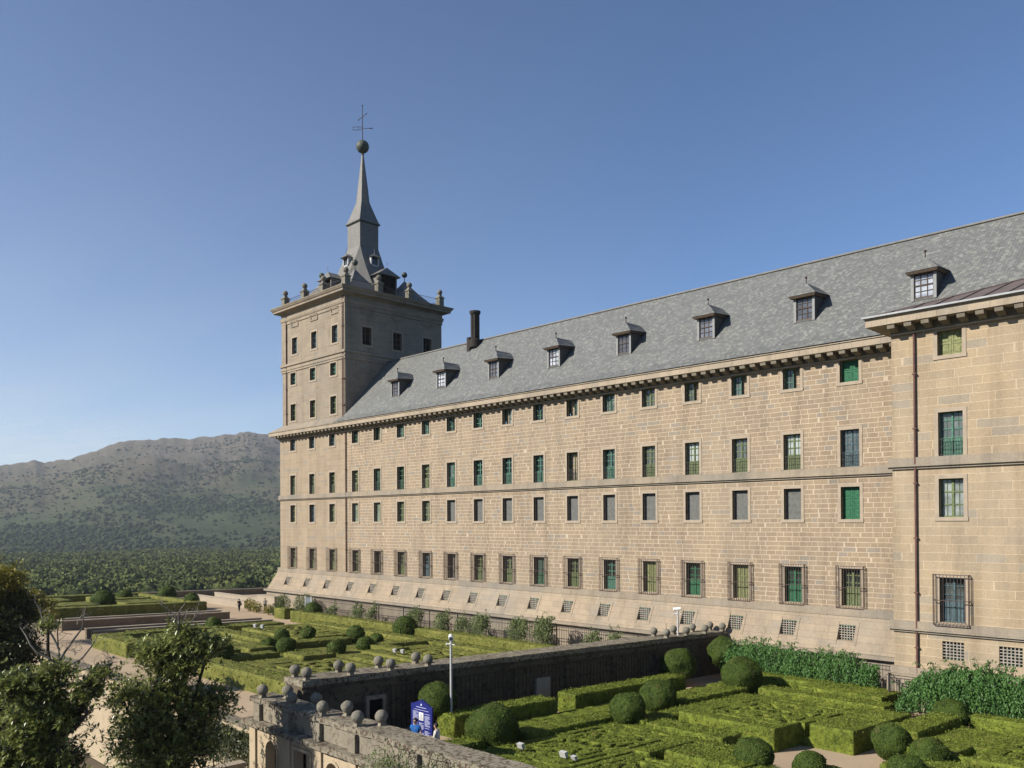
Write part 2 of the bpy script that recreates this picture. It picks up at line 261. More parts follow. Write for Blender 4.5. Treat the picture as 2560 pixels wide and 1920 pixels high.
# ---------------------------------------------------------------- mesh helpers
WO = {}
def wo(o): return WO.get(o.name, Vector((0, 0, 0))) if o else Vector((0, 0, 0))
class MB:
    def __init__(s): s.v = []; s.f = []
    def quad(s, *p):
        i = len(s.v); s.v += [tuple(q) for q in p]; s.f.append(tuple(range(i, i + len(p)))); return s
    def hexa(s, p):  # 8 corners: bottom 4 ccw, top 4 ccw
        i = len(s.v); s.v += [tuple(q) for q in p]
        for a in ((0, 3, 2, 1), (4, 5, 6, 7), (0, 1, 5, 4), (1, 2, 6, 5), (2, 3, 7, 6), (3, 0, 4, 7)): s.f.append(tuple(i + k for k in a))
        return s
    def box(s, x0, x1, y0, y1, z0, z1):
        return s.hexa([(x0, y0, z0), (x1, y0, z0), (x1, y1, z0), (x0, y1, z0), (x0, y0, z1), (x1, y0, z1), (x1, y1, z1), (x0, y1, z1)])
    def tube(s, p0, p1, r0, r1=None, n=6, cap=True):
        if r1 is None: r1 = r0
        p0, p1 = Vector(p0), Vector(p1); d = (p1 - p0)
        if d.length < 1e-6: return s
        q = d.to_track_quat('Z', 'Y'); i = len(s.v)
        for p, r in ((p0, r0), (p1, r1)):
            for k in range(n):
                a = 2 * math.pi * k / n; s.v.append(tuple(p + q @ Vector((r * math.cos(a), r * math.sin(a), 0))))
        for k in range(n):
            k2 = (k + 1) % n; s.f.append((i + k, i + k2, i + n + k2, i + n + k))
        if cap: s.f.append(tuple(i + n + k for k in range(n))); s.f.append(tuple(i + n - 1 - k for k in range(n)))
        return s
    def lathe(s, c, prof, n=12, sq=False):
        i = len(s.v); c = Vector(c); off = math.pi / 4 if n == 4 else 0
        k2 = 1 / math.cos(math.pi / 4) if n == 4 else 1
        for r, z in prof:
            for k in range(n):
                a = 2 * math.pi * k / n + off; s.v.append((c.x + r * k2 * math.cos(a), c.y + r * k2 * math.sin(a), c.z + z))
        for j in range(len(prof) - 1):
            for k in range(n):
                kk = (k + 1) % n; s.f.append((i + j * n + k, i + j * n + kk, i + (j + 1) * n + kk, i + (j + 1) * n + k))
        s.f.append(tuple(i + n - 1 - k for k in range(n))); s.f.append(tuple(i + (len(prof) - 1) * n + k for k in range(n)))
        return s
    def sphere(s, c, r, n=16, m=10, sz=1.0):
        return s.lathe(c, [(max(1e-3, r * math.sin(math.pi * j / m)), -r * sz * math.cos(math.pi * j / m)) for j in range(m + 1)], n)
    def build(s, name, mat, parent=None, at=None, smooth=False):
        at = Vector(at) if at is not None else None
        me = bpy.data.meshes.new(name); base = wo(parent)
        if at is None:
            me.from_pydata([(x - base.x, y - base.y, z - base.z) for x, y, z in s.v], [], s.f); loc = Vector((0, 0, 0)); w = base
        else:
            me.from_pydata(s.v, [], s.f); loc = at - base; w = at
        me.materials.append(mat); me.update()
        if smooth: me.polygons.foreach_set('use_smooth', [True] * len(me.polygons))
        o = bpy.data.objects.new(name, me); COL.objects.link(o); o.parent = parent; o.location = loc; WO[o.name] = Vector(w)
        return o
def inst(me, name, parent, at):
    o = bpy.data.objects.new(name, me); COL.objects.link(o); o.parent = parent; o.location = Vector(at) - wo(parent); WO[o.name] = Vector(at); return o
def tag(o, label=None, cat=None, group=None, kind=None):
    if label: o['label'] = label
    if cat: o['category'] = cat
    if group: o['group'] = group
    if kind: o['kind'] = kind
    return o
def thing(name, label, cat, loc=(0, 0, 0), group=None):
    o = bpy.data.objects.new(name, None); COL.objects.link(o); o.location = loc; o.empty_display_size = 0.3; WO[o.name] = Vector(loc)
    return tag(o, label, cat, group)
def np_mesh(name, V, F, mat, parent=None, at=None, smooth=False):
    me = bpy.data.meshes.new(name); nv, nf, k = len(V), len(F), F.shape[1]
    base = wo(parent) if at is None else Vector(at)
    me.vertices.add(nv); me.vertices.foreach_set('co', (np.asarray(V, float) - np.array(base)).astype(np.float32).ravel())
    me.loops.add(nf * k); me.loops.foreach_set('vertex_index', F.astype(np.int32).ravel())
    me.polygons.add(nf); me.polygons.foreach_set('loop_start', np.arange(0, nf * k, k, dtype=np.int32))
    try: me.polygons.foreach_set('loop_total', np.full(nf, k, dtype=np.int32))
    except Exception: pass
    if smooth: me.polygons.foreach_set('use_smooth', np.ones(nf, dtype=bool))
    me.materials.append(mat); me.update(); me.validate()
    o = bpy.data.objects.new(name, me); COL.objects.link(o); o.parent = parent
    o.location = Vector(base) - wo(parent); WO[o.name] = Vector(base)
    return o
RNG = np.random.default_rng(11)
def leaf_quads(P, size, N=None, droop=0.0, aspect=0.5, jitter=0.9):
    """small two-triangle leaves centred on P; N = preferred normals"""
    n = len(P); A = RNG.normal(size=(n, 3))
    if N is not None: A = N + jitter * 0.6 * A
    A /= np.linalg.norm(A, axis=1)[:, None] + 1e-9
    T = RNG.normal(size=(n, 3)); T[:, 2] -= droop * 2
    T -= (T * A).sum(1)[:, None] * A; T /= np.linalg.norm(T, axis=1)[:, None] + 1e-9
    B = np.cross(A, T); L = (size * (0.6 + 0.8 * RNG.random(n)))[:, None]; Wd = L * aspect
    V = np.stack([P - T * L * .5, P + B * Wd * .5, P + T * L * .5, P - B * Wd * .5], 1).reshape(-1, 3)
    return V, np.arange(4 * n).reshape(-1, 4)
def GZ(v): return -0.0217 * (v + 20)
def G(u, v, h=0.0): return Vector((u + 0.0595 * (v + 20), v, h + GZ(v)))
NUM = ['first', 'second', 'third', 'fourth', 'fifth', 'sixth', 'seventh', 'eighth', 'ninth', 'tenth', 'eleventh', 'twelfth']
# ================================================================ THE PALACE
def grid_wall(mb, f, u0, u1, z0, z1, holes, extra_u=()):
    us = sorted({u0, u1, *extra_u, *[h[0] for h in holes], *[h[1] for h in holes]})
    zs = sorted({z0, z1, *[h[2] for h in holes], *[h[3] for h in holes]})
    for zi in range(len(zs) - 1):
        za, zb = zs[zi], zs[zi + 1]; run = None
        for ui in range(len(us) - 1):
            ua, ub = us[ui], us[ui + 1]; cu, cz = (ua + ub) / 2, (za + zb) / 2
            if any(h[0] < cu < h[1] and h[2] < cz < h[3] for h in holes): continue
            mb.quad(f(ua, za, 0), f(ub, za, 0), f(ub, zb, 0), f(ua, zb, 0))
    for a, b, c, d in holes:
        mb.quad(f(a, c, 0), f(b, c, 0), f(b, c, 1), f(a, c, 1)); mb.quad(f(a, d, 1), f(b, d, 1), f(b, d, 0), f(a, d, 0))
        mb.quad(f(a, c, 0), f(a, c, 1), f(a, d, 1), f(a, d, 0)); mb.quad(f(b, c, 1), f(b, c, 0), f(b, d, 0), f(b, d, 1))
        mb.quad(f(a, c, 1.3), f(b, c, 1.3), f(b, d, 1.3), f(a, d, 1.3))
def ring(mb, x0, x1, y0, y1, prof):
    for (o0, za), (o1, zb) in zip(prof[:-1], prof[1:]):
        A = [(x0 - o0, y0 - o0, za), (x1 + o0, y0 - o0, za), (x1 + o0, y1 + o0, za), (x0 - o0, y1 + o0, za)]
        B = [(x0 - o1, y0 - o1, zb), (x1 + o1, y0 - o1, zb), (x1 + o1, y1 + o1, zb), (x0 - o1, y1 + o1, zb)]
        for k in range(4): mb.quad(A[k], A[(k + 1) % 4], B[(k + 1) % 4], B[k])
S0 = -25.28
COLX = [S0 - 46.2 - (4 - c) * 4.48 for c in (1, 2, 3)] + [S0 + (c - 15) * 4.2 for c in range(4, 16)]
TCOL = [-99.36, -94.61, -89.91]
WW, TW = 1.31, 1.26
ROWA, ROWB, ROWC, ROWD = (20.34, 21.83), (14.53, 17.08), (10.95, 13.17), (5.02, 7.55)
DEP = 0.42
# --- window meshes (local: x 0..w, y into wall, z 0..h)
MESH = {}
def mesh_of(key, fn, mat, smooth=False):
    if key not in MESH:
        mb = MB(); fn(mb); me = bpy.data.meshes.new(key[0] if isinstance(key, tuple) else key)
        me.from_pydata(mb.v, [], mb.f); me.materials.append(mat); MESH[key] = me
    return MESH[key]
def frame_fn(w, h, trans, mull=0.09, bottom_panel=0.0, leaf=None, arch=False):
    def fn(mb):
        y0, y1 = DEP - 0.10, DEP - 0.02
        xa, xb = (0.0, w)
        mb.box(0, w, y0, y1, 0, .08); mb.box(0, w, y0, y1, h - .08, h)
        mb.box(0, .075, y0 + .003, y1, .08, h - .08); mb.box(w - .075, w, y0 + .003, y1, .08, h - .08)
        if leaf is None: mb.box(w / 2 - mull / 2, w / 2 + mull / 2, y0 - .02, y1, .08, h - .08)
        rng = {None: [(.075, w / 2 - mull / 2), (w / 2 + mull / 2, w - .075)], 'L': [(.075, w / 2)], 'R': [(w / 2, w - .075)]}[leaf]
        for a, b in rng:
            for t in trans: mb.box(a, b, y0 + .008, y1, h * t - .035, h * t + .035)
            mid = (a + b) / 2
            if bottom_panel > 0:
                mb.box(a, b, y0 + .03, y1 + .01, .08, bottom_panel)
                n = 2 if bottom_panel > .7 else 1
                for k in range(n):
                    za, zb = .14 + k * (bottom_panel - .1) / n, .06 + (k + 1) * (bottom_panel - .1) / n
                    mb.box(a + .09, b - .09, y0 + .005, y0 + .03, za, zb)
            mb.box(mid - .012, mid + .012, y0 + .02, y1, max(.08, bottom_panel), h - .08)
            if leaf: mb.box(a, a + .05, y0 - .01, y1, .08, h - .08); mb.box(b - .05, b, y0 - .01, y1, .08, h - .08)
    return fn
def panel_fn(w, h, rows):
    def fn(mb):
        y0 = DEP - .10
        mb.box(0, w, y0 + .03, DEP, 0, h)
        for x0, x1 in ((0.02, w / 2 - .008), (w / 2 + .008, w - .02)):
            mb.box(x0, x0 + .09, y0, y0 + .03, 0, h); mb.box(x1 - .09, x1, y0, y0 + .03, 0, h)
            for k in range(rows + 1):
                zc = k * (h - .09) / rows; mb.box(x0 + .09, x1 - .09, y0 + .002, y0 + .03, zc, zc + .09)
            for k in range(rows):
                za = k * (h - .09) / rows + .16; zb = (k + 1) * (h - .09) / rows - .07
                mb.box(x0 + .16, x1 - .16, y0 + .008, y0 + .03, za, zb)
    return fn
def roller_fn(w, h):
    def fn(mb):
        n = int(h / .085)
        for k in range(n):
            z = k * h / n; mb.hexa([(0, DEP - .10, z), (w, DEP - .10, z), (w, DEP, z), (0, DEP, z), (0, DEP - .07, z + h / n * .92), (w, DEP - .07, z + h / n * .92), (w, DEP, z + h / n * .92), (0, DEP, z + h / n * .92)])
    return fn
def surround_fn(w, h, sill, t=.21):
    def fn(mb):
        mb.box(-t, 0, -.035, .10, 0, h + t + .02); mb.box(w, w + t, -.035, .10, 0, h + t + .02); mb.box(0, w, -.035, .10, h, h + t + .02)
        if sill: mb.box(-t - .03, w + t + .03, -.06, .12, -.22, 0)
    return fn
def rail_fn(w, h=1.0):
    def fn(mb):
        mb.box(0, w, .05, .075, h - .03, h); mb.box(0, w, .05, .075, .06, .085); mb.box(0, w, .052, .073, h * .52, h * .52 + .02)
        n = 9
        for k in range(1, n): x = w * k / n; mb.box(x - .012, x + .012, .055, .07, .085, h - .03)
    return fn
def cage_fn(w, h):
    def fn(mb):
        a, b, y = -.28, w + .28, -.33
        zt, zb = h + .20, -.13
        for z in (zb, zt, h * .5):
            mb.box(a, b, y - .02, y + .02, z - .02, z + .02)
            mb.box(a - .02, a + .02, y + .02, .0, z - .018, z + .018); mb.box(b - .02, b + .02, y + .02, .0, z - .018, z + .018)
        n = 10
        for k in range(n + 1):
            x = a + (b - a) * k / n; mb.box(x - .011, x + .011, y - .011, y + .011, zb, zt)
        for x in (a, b):
            for yy in (-.22, -.11): mb.box(x - .012, x + .012, yy - .012, yy + .012, zb, zt)
    return fn
def grid_fn(w, h):
    def fn(mb):
        for k in range(1, 6): x = w * k / 6; mb.box(x - .022, x + .022, .0, .035, 0, h)
        for k in range(1, 6): z = h * k / 6; mb.box(0, w, -.012, .0, z - .022, z + .022)
    return fn
def pane_fn(w, h, bottom=0.0): return lambda mb: mb.quad((0, DEP - .045, bottom), (w, DEP - .045, bottom), (w, DEP - .045, h), (0, DEP - .045, h))
def window(parent, x, y, z, w, h, kind, mat, glassm='glass', rail=False, cage=False, sill=True, sur=True, label=None):
    """a window part with its own sub-parts"""
    at = (x, y, z)
    if kind == 'panel': o = inst(mesh_of(('window', w, h, 'p', mat), panel_fn(w, h, 3 if h > 1.8 else 2), M[mat]), 'window', parent, at)
    elif kind == 'roller': o = inst(mesh_of(('window', w, h, 'r'), roller_fn(w, h), M['gray']), 'window', parent, at)
    elif kind == 'open': o = inst(mesh_of(('window', w, h, 'o', mat), frame_fn(w, h, (), leaf='R', bottom_panel=0), M[mat]), 'window', parent, at)
    else:
        lf = {'L': 'L', 'R': 'R'}.get(kind[-1]) if kind in ('halfL', 'halfR') else None
        tr = (.36, .68) if h < 1.8 else (.42, .62, .82)
        bp = {'tall': 0.0, 'paneled': h * .40, 'door': h * .52}.get(kind, 0.0)
        if kind == 'cross': tr = (.33, .66)
        o = inst(mesh_of(('window', w, h, kind, mat), frame_fn(w, h, tr, bottom_panel=bp, leaf=lf, mull=.13 if kind in ('door', 'cross') else .1), M[mat]), 'window', parent, at)
    if label: o['label'] = label
    if kind not in ('panel', 'roller'):
        if kind in ('halfL', 'halfR'):
            l0 = 0 if kind == 'halfL' else w / 2
            mb = ('pane', w, h, kind)
            inst(mesh_of(mb, lambda q: q.quad((l0, DEP - .045, 0), (l0 + w / 2, DEP - .045, 0), (l0 + w / 2, DEP - .045, h), (l0, DEP - .045, h)), M['glassl']), 'pane', o, at)
        elif kind != 'open':
            inst(mesh_of(('pane', w, h, glassm), pane_fn(w, h), M[glassm]), 'pane', o, at)
    if sur: inst(mesh_of(('surround', w, h, sill), surround_fn(w, h, sill), M['surround']), 'surround', o, at)
    if rail: inst(mesh_of(('railing', w), rail_fn(w), M['darkiron']), 'railing', o, at)
    if cage: inst(mesh_of(('window_cage', w, h), cage_fn(w, h), M['iron']), 'window_cage', o, at)
    return o
def base_window(parent, x, z, y=0.0, w=1.12, h=1.0, mat='teal'):
    o = inst(mesh_of(('basement_window', w, h, mat), lambda mb: (mb.box(0, w, .14, .18, 0, .06), mb.box(0, w, .14, .18, h - .06, h), mb.box(w / 2 - .04, w / 2 + .04, .135, .18, .06, h - .06), mb.box(0, w, .137, .178, h * .5 - .03, h * .5 + .03)), M[mat]), 'basement_window', parent, (x, y, z))
    inst(mesh_of(('pane', w, h, 'b'), lambda mb: mb.quad((0, .17, 0), (w, .17, 0), (w, .17, h), (0, .17, h)), M['glass']), 'pane', o, (x, y, z))
    inst(mesh_of(('grille', w, h), grid_fn(w, h), M['gridiron']), 'grille', o, (x, y, z)); return o
def batter_y(z): t = (4.5 - z) / 2.4; return -0.30 - 1.10 * max(0, t)
def corbel_fn(mb):
    p = [(0, -.40), (-.14, -.42), (-.30, -.36), (-.58, -.27), (-.84, -.25), (-.90, -.02), (0, -.02)]
    w = .21; n = len(p); i = len(mb.v)
    mb.v += [(-w, y, z) for y, z in p] + [(w, y, z) for y, z in p]
    for k in range(n): k2 = (k + 1) % n; mb.f.append((i + k, i + k2, i + n + k2, i + n + k))
    mb.f.append(tuple(i + n - 1 - k for k in range(n))); mb.f.append(tuple(i + n + k for k in range(n)))
def cornice(parent, x0, x1, y, step=.84, end_left=False, yback=0.0, zt=22.40):
    mb = MB()
    mb.box(x0, x1, y - .10, y, 21.86, zt); mb.box(x0, x1, y - .20, y - .10, 21.84, 21.95)
    xa = x0 - (1.1 if end_left else 0)
    mb.box(xa, x1, y - 1.08, yback, zt, zt + .44)
    mb.box(xa - (.05 if end_left else 0), x1, y - 1.16, yback, zt + .44, zt + .50)
    c = mb.build('cornice', M['fascia'], parent)
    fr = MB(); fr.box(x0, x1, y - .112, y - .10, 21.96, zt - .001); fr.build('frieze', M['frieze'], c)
    xc = x0 + .35
    while xc < x1 - .2:
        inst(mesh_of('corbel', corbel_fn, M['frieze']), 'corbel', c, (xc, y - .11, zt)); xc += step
    return c
def strings(parent, x0, x1, y, zt, lo=.30, end=None):
    mb = MB(); xe = (x0 - .2) if end else x0
    mb.box(xe, x1, y - .17, y + .0, zt - .42, zt); mb.box(xe - .04 * bool(end), x1, y - .27, y, zt - .53, zt - .422); mb.box(xe, x1, y - .14, y, zt - .66, zt - .532)
    return mb.build('string_course', M['trim'], parent)
def drainpipe(parent, x, y, z0, z1, r=.075):
    mb = MB(); mb.tube((x, y - .12, z0), (x, y - .12, z1), r, n=8)
    z = z0 + 1.5
    while z < z1: mb.box(x - .11, x + .11, y - .22, y, z, z + .07); z += 3.2
    return mb.build('drainpipe', M['pipe'], parent)
def seg(x0, x1, y, z0, z1, holes, mat, parent, name='wall', extra=None):
    mb = MB(); grid_wall(mb, lambda u, z, d: (u, y + d * DEP, z), x0, x1, z0, z1, holes)
    if extra: extra(mb)
    return mb.build(name, M[mat], parent)
def holes_for(cols, w, rows): return [(x, x + w, a, b) for x in cols for a, b in rows]

# ---------- long wing
wing = thing('palace_wing', 'long tan stone palace wing with grey slate roof, eight dormers and rows of green windows', 'building', (-53, 0, 0))
def back(mb): mb.quad((-86.3, 12.6, 0), (12, 12.6, 0), (12, 12.6, 22.4), (-86.3, 12.6, 22.4))
seg(-86.3, -19.8, 0, 4.45, 22.4, holes_for(COLX, WW, (ROWA, ROWB, ROWC, ROWD)), 'wing', wing, extra=back)
def batter(x0, x1, cols, parent, flare=0.0, mat='batter'):
    mb = MB()
    def f(u, z, d):
        fy = batter_y(z); xx = u - (flare * (4.5 - z) / 2.4 if (flare and abs(u - x0) < 1e-6) else 0)
        return (xx, fy + (-.56 - fy) * min(d, 1.0) + (.1 if d > 1 else 0), z)
    grid_wall(mb, f, x0, x1, 2.1, 4.5, [(c + .1, c + 1.22, 2.80, 3.80) for c in cols])
    m2 = MB(); m2.hexa([(x0 - flare, -1.45, -.7), (x1, -1.45, -.7), (x1, .5, -.7), (x0 - flare, .5, -.7), (x0 - flare, -1.45, 1.85), (x1, -1.45, 1.85), (x1, .5, 1.85), (x0 - flare, .5, 1.85)])
    m2.box(x0 - flare - .1, x1, -1.85, -1.2, 1.86, 2.10); m2.build('footing', M['trim'], parent)
    if flare: mb.quad((x0, -.3, 4.5), (x0 - flare, batter_y(2.1), 2.1), (x0 - flare, 14, 2.1), (x0, 14, 4.5)); mb.quad((x0 - flare, -1.45, 1.85), (x0 - flare, -1.45, -1), (x0 - flare, 14, -1), (x0 - flare, 14, 1.85))
    o = mb.build('battered_base', M[mat], parent)
    for c in cols:
        base_window(parent, c + .1, 2.80, y=-.74)
        ya = lambda z: batter_y(z)
        for xa, xb in ((c - .12, c + .098), (c + 1.222, c + 1.44)):
            fr = MB()
            fr.hexa([(xa, ya(2.55) - .03, 2.55), (xb, ya(2.55) - .03, 2.55), (xb, ya(2.55) + .1, 2.55), (xa, ya(2.55) + .1, 2.55), (xa, ya(4.02) - .03, 4.02), (xb, ya(4.02) - .03, 4.02), (xb, ya(4.02) + .1, 4.02), (xa, ya(4.02) + .1, 4.02)])
            fr.build('window_jamb', M['batter'], parent)
    return o
batter(-86.3, -19.8, COLX, wing)
strings(wing, -86.3, -19.8, 0, 14.50); strings(wing, -86.3, -19.8, -.14, 4.90)
cornice(wing, -86.0, -19.8, 0, .835)
KA = ['cross', 'halfR', 'cross', 'cross', 'halfL', 'cross', 'halfR', 'cross', 'halfR', 'cross', 'cross', 'halfL', 'halfL', 'halfL', 'panel']
CA = ['green', 'teal', 'teal', 'teal', 'teal', 'teal', 'green', 'green', 'green', 'green', 'olive', 'olive', 'teal', 'teal', 'emerald']
CB = ['pale', 'green', 'green', 'pale', 'teal', 'teal', 'teal', 'teal', 'olive', 'teal', 'olive', 'olive', 'olive', 'olive', 'blue']
KD = ['tall', 'halfR', 'paneled', 'door', 'open', 'door', 'door', 'paneled', 'door', 'paneled', 'panel', 'door', 'panel', 'door', 'door']
CD = ['pale', 'olive', 'olive', 'blue', 'blue', 'olive', 'olive', 'green', 'olive', 'teal', 'yellow', 'emerald', 'yellow', 'emerald', 'olive']
for i, x in enumerate(COLX):
    window(wing, x, 0, ROWA[0], WW, 1.49, KA[i], CA[i], 'glassl' if i in (2, 9, 10) else 'glass')
    window(wing, x, 0, ROWB[0], WW, 2.55, 'open' if i == 8 else 'paneled', CB[i], 'glassl' if i in (4, 10, 11, 13) else 'glass', rail=True, sill=False)
    window(wing, x, 0, ROWC[0], WW, 2.22, 'panel' if i == 14 else ('roller' if i >= 4 else 'cross'), 'emerald' if i == 14 else 'pale', 'glassl')
    window(wing, x, 0, ROWD[0], WW, 2.53, KD[i], CD[i], cage=True, sill=False)
drainpipe(wing, -86.12, 0, -.3, 22.3)
RP = [(-1.16, 22.98), (-.35, 23.62), (.5, 24.62), (6.2, 31.08), (12.0, 24.6), (13.6, 22.9)]
mb = MB()
for (ya, za), (yb, zb) in zip(RP[:-1], RP[1:]):
    for xa, xb in ((-86.3, -60), (-60, -40), (-40, -19.8), (-19.8, 13)):
        if xa == -19.8 and zb < 25: continue
        mb.quad((xa, ya, za), (xb, ya, za), (xb, yb, zb), (xa, yb, zb))
mb.quad((-87.4, -1.16, 22.98), (-86.3, -1.16, 22.98), (-86.3, -.1, 23.95))
roof = mb.build('roof', M['slate'], wing)
mb = MB(); mb.hexa([(-86.3, 6.02, 31.02), (13, 6.02, 31.02), (13, 6.38, 31.02), (-86.3, 6.38, 31.02), (-86.3, 6.1, 31.16), (13, 6.1, 31.16), (13, 6.3, 31.16), (-86.3, 6.3, 31.16)])
mb.build('ridge_capping', M['slate2'], roof)
def dormer(x, s=1.0):
    at = (x, 1.02, 25.42); w = .80
    def body(mb):
        for sx in (-1, 1):
            a, b = sx * w, sx * (w - .17)
            x0, x1 = min(a, b), max(a, b)
            mb.hexa([(x0, 0, -.15), (x1, 0, -.15), (x1, .3, .2), (x0, .3, .2), (x0, 0, 1.76), (x1, 0, 1.76), (x1, 1.58, 1.76), (x0, 1.58, 1.76)])
        mb.box(-w + .17, w - .17, .02, .3, -.15, 0.0)
    d = inst(mesh_of('dormer', body, M['slateshade']), 'dormer', roof, at)
    def rf(mb):
        e, z0 = w + .26, 1.80; ap = (0, .35, 2.72)
        A, B, Cc, D = (-e, -.42, z0 - .06), (e, -.42, z0 - .06), (e, 1.9, z0 + .1), (-e, 1.9, z0 + .1); R = (0, 2.4, 2.72)
        mb.quad(A, B, ap); mb.quad(B, Cc, R, ap); mb.quad(D, A, ap, R); mb.quad(A, D, Cc, B)
    ro = inst(mesh_of('dormer_roof', rf, M['slate']), 'dormer_roof', d, at)
    def so(mb): e = w + .22; mb.hexa([(-e + .1, -.32, 1.56), (e - .1, -.32, 1.56), (e - .1, 1.5, 1.62), (-e + .1, 1.5, 1.62), (-e, -.40, 1.735), (e, -.40, 1.735), (e, 1.6, 1.80), (-e, 1.6, 1.80)])
    inst(mesh_of('soffit', so, M['brownwood']), 'soffit', d, at)
    def ps(mb):
        a, b = -.095, .095; mb.hexa([(a, -.03, -.15), (b, -.03, -.15), (b, -.002, -.15), (a, -.002, -.15), (a, -.03, 1.56), (b, -.03, 1.56), (b, -.002, 1.56), (a, -.002, 1.56)])
    for sx in (-1, 1): inst(mesh_of('dormer_posts', ps, M['greypaint']), 'side_post', d, (at[0] + sx * (w - .095), at[1], at[2]))
    def fr(mb):
        a = w - .17
        mb.box(-a, -a + .07, .04, .14, 0, 1.58); mb.box(a - .07, a, .04, .14, 0, 1.58); mb.box(-a + .07, a - .07, .04, .14, 0, .07); mb.box(-a + .07, a - .07, .04, .14, 1.51, 1.58)
        mb.box(-a + .07, a - .07, .03, .13, .80, .87)
        for k in (1, 2): xx = -a + 2 * a * k / 3; mb.box(xx - .018, xx + .018, .05, .12, .07, .80); mb.box(xx - .018, xx + .018, .05, .12, .87, 1.51)
        mb.box(-a + .07, a - .07, .055, .115, 1.18, 1.21); mb.box(-a + .07, a - .07, .055, .115, .42, .46)
    inst(mesh_of('dormer_frame', fr, M['brownwood']), 'window_frame', d, at)
    inst(mesh_of('dormer_pane', lambda mb: mb.quad((-.63, .10, 0), (.63, .10, 0), (.63, .10, 1.58), (-.63, .10, 1.58)), M['glassw']), 'pane', d, at)
    def fin(mb): mb.tube((0, .35, 2.66), (0, .35, 3.02), .05, .03, 6); mb.sphere((0, .35, 3.10), .10, 8, 6)
    inst(mesh_of('finial', fin, M['iron']), 'finial', d, at)
for k in range(8): dormer(-20.1 - 8.22 * k)
mb = MB(); prof = [(.62, -.8), (.62, .0), (.44, .12), (.42, 2.75), (.55, 2.85), (.62, 3.0), (.62, 3.2), (.45, 3.24)]
mb.lathe((-68.9, 5.5, 31.0), prof, 14)
for k in range(8): a = k * math.pi / 4; mb.tube((-68.9 + .43 * math.cos(a), 5.5 + .43 * math.sin(a), 31.1), (-68.9 + .43 * math.cos(a), 5.5 + .43 * math.sin(a), 33.8), .07, n=5)
mb.box(-69.75, -69.3, 5.0, 5.6, 29.8, 31.35)
mb.build('chimney', M['soot'], roof)
# ---------- corner tower
tw = thing('corner_tower', 'square stone corner tower with three window bays and a slate spire topped by a ball', 'tower', (-94, 7, 0))
X0, X1, Y1 = -102.06, -86.3, 15.1
seg(X0, X1, 0, 4.45, 22.4, holes_for(TCOL, TW, (ROWA, ROWB, ROWC, ROWD)), 'ashlar', tw,
    extra=lambda mb: (mb.quad((X0, 0, -1), (X0, Y1, -1), (X0, Y1, 22.9), (X0, 0, 22.9)), mb.quad((X0, Y1, -1), (X1, Y1, -1), (X1, Y1, 22.9), (X0, Y1, 22.9))))
batter(X0, X1, TCOL, tw, flare=1.1)
strings(tw, X0, X1, 0, 14.50, end=True); strings(tw, X0, X1, -.14, 4.90, end=True)
cornice(tw, X0, X1 + .3, 0, .835, end_left=True, yback=Y1)
mb = MB(); mb.quad((X0 - 1.15, -1.16, 22.92), (X1, -1.16, 22.92), (X1, 0.02, 23.75), (-101.3, 0.02, 23.75)); mb.quad((X0 - 1.15, Y1, 22.92), (X0 - 1.15, -1.16, 22.92), (-101.3, .02, 23.75), (-101.3, Y1, 23.75))
mb.build('skirt_roof', M['trim'], tw)
KC = [('cross', 'yellow'), ('cross', 'blue'), ('cross', 'yellow')]
for i, x in enumerate(TCOL):
    window(tw, x, 0, ROWA[0], TW, 1.49, 'cross', 'blue', 'glass')
    window(tw, x, 0, ROWB[0], TW, 2.55, 'paneled', 'olive', 'glass', rail=True, sill=False)
    window(tw, x, 0, ROWC[0], TW, 2.22, KC[i][0], KC[i][1], 'glassl')
    window(tw, x, 0, ROWD[0], TW, 2.53, 'paneled', 'pale', 'glass', cage=True, sill=False)
XU = -101.35; UX = [-98.8, -94.02, -89.2]; MX = [-99.22, -94.38, -89.6]; YX = [2.47, 7.15, 12.0]
def up_walls():
    mb = MB()
    hs = [(x, x + 1.28, 33.0, 35.15) for x in UX] + [(x, x + 1.3, 29.02, 30.57) for x in MX] + [(x, x + 1.3, 24.27, 26.45) for x in MX]
    grid_wall(mb, lambda u, z, d: (u, d * DEP, z), XU, X1, 22.9, 38.2, hs)
    hy = [(y, y + 1.35, 32.8, 35.0) for y in YX]
    grid_wall(mb, lambda u, z, d: (X1 - d * DEP, u, z), 0, Y1, 22.9, 38.2, hy)
    mb.quad((XU, 0, 22.9), (XU, Y1, 22.9), (XU, Y1, 38.2), (XU, 0, 38.2)); mb.quad((XU, Y1, 22.9), (X1, Y1, 22.9), (X1, Y1, 38.2), (XU, Y1, 38.2))
    # blind panel frames (surround proud of the wall)
    for x in UX:
        for a, b, c, d in ((x - .2, x, 36.55, 37.5), (x + 1.38, x + 1.58, 36.55, 37.5), (x, x + 1.38, 36.55, 36.72), (x, x + 1.38, 37.32, 37.5)): mb.box(a, b, -.10, .0, c, d)
    for y in YX:
        for a, b, c, d in ((y - .2, y, 36.55, 37.5), (y + 1.38, y + 1.58, 36.55, 37.5), (y, y + 1.38, 36.55, 36.72), (y, y + 1.38, 37.32, 37.5)): mb.box(X1, X1 + .10, a, b, c, d)
    # corner pilaster strips
    mb.box(XU - .06, XU + 1.2, -.08, .0, 31.9, 37.5); mb.box(X1 - 1.3, X1 + .0, -.08, .0, 31.9, 37.5); mb.box(X1, X1 + .08, -.08, 1.2, 31.9, 37.5)
    return mb.build('upper_wall', M['tower_up'], tw)
up_walls()
mb = MB()
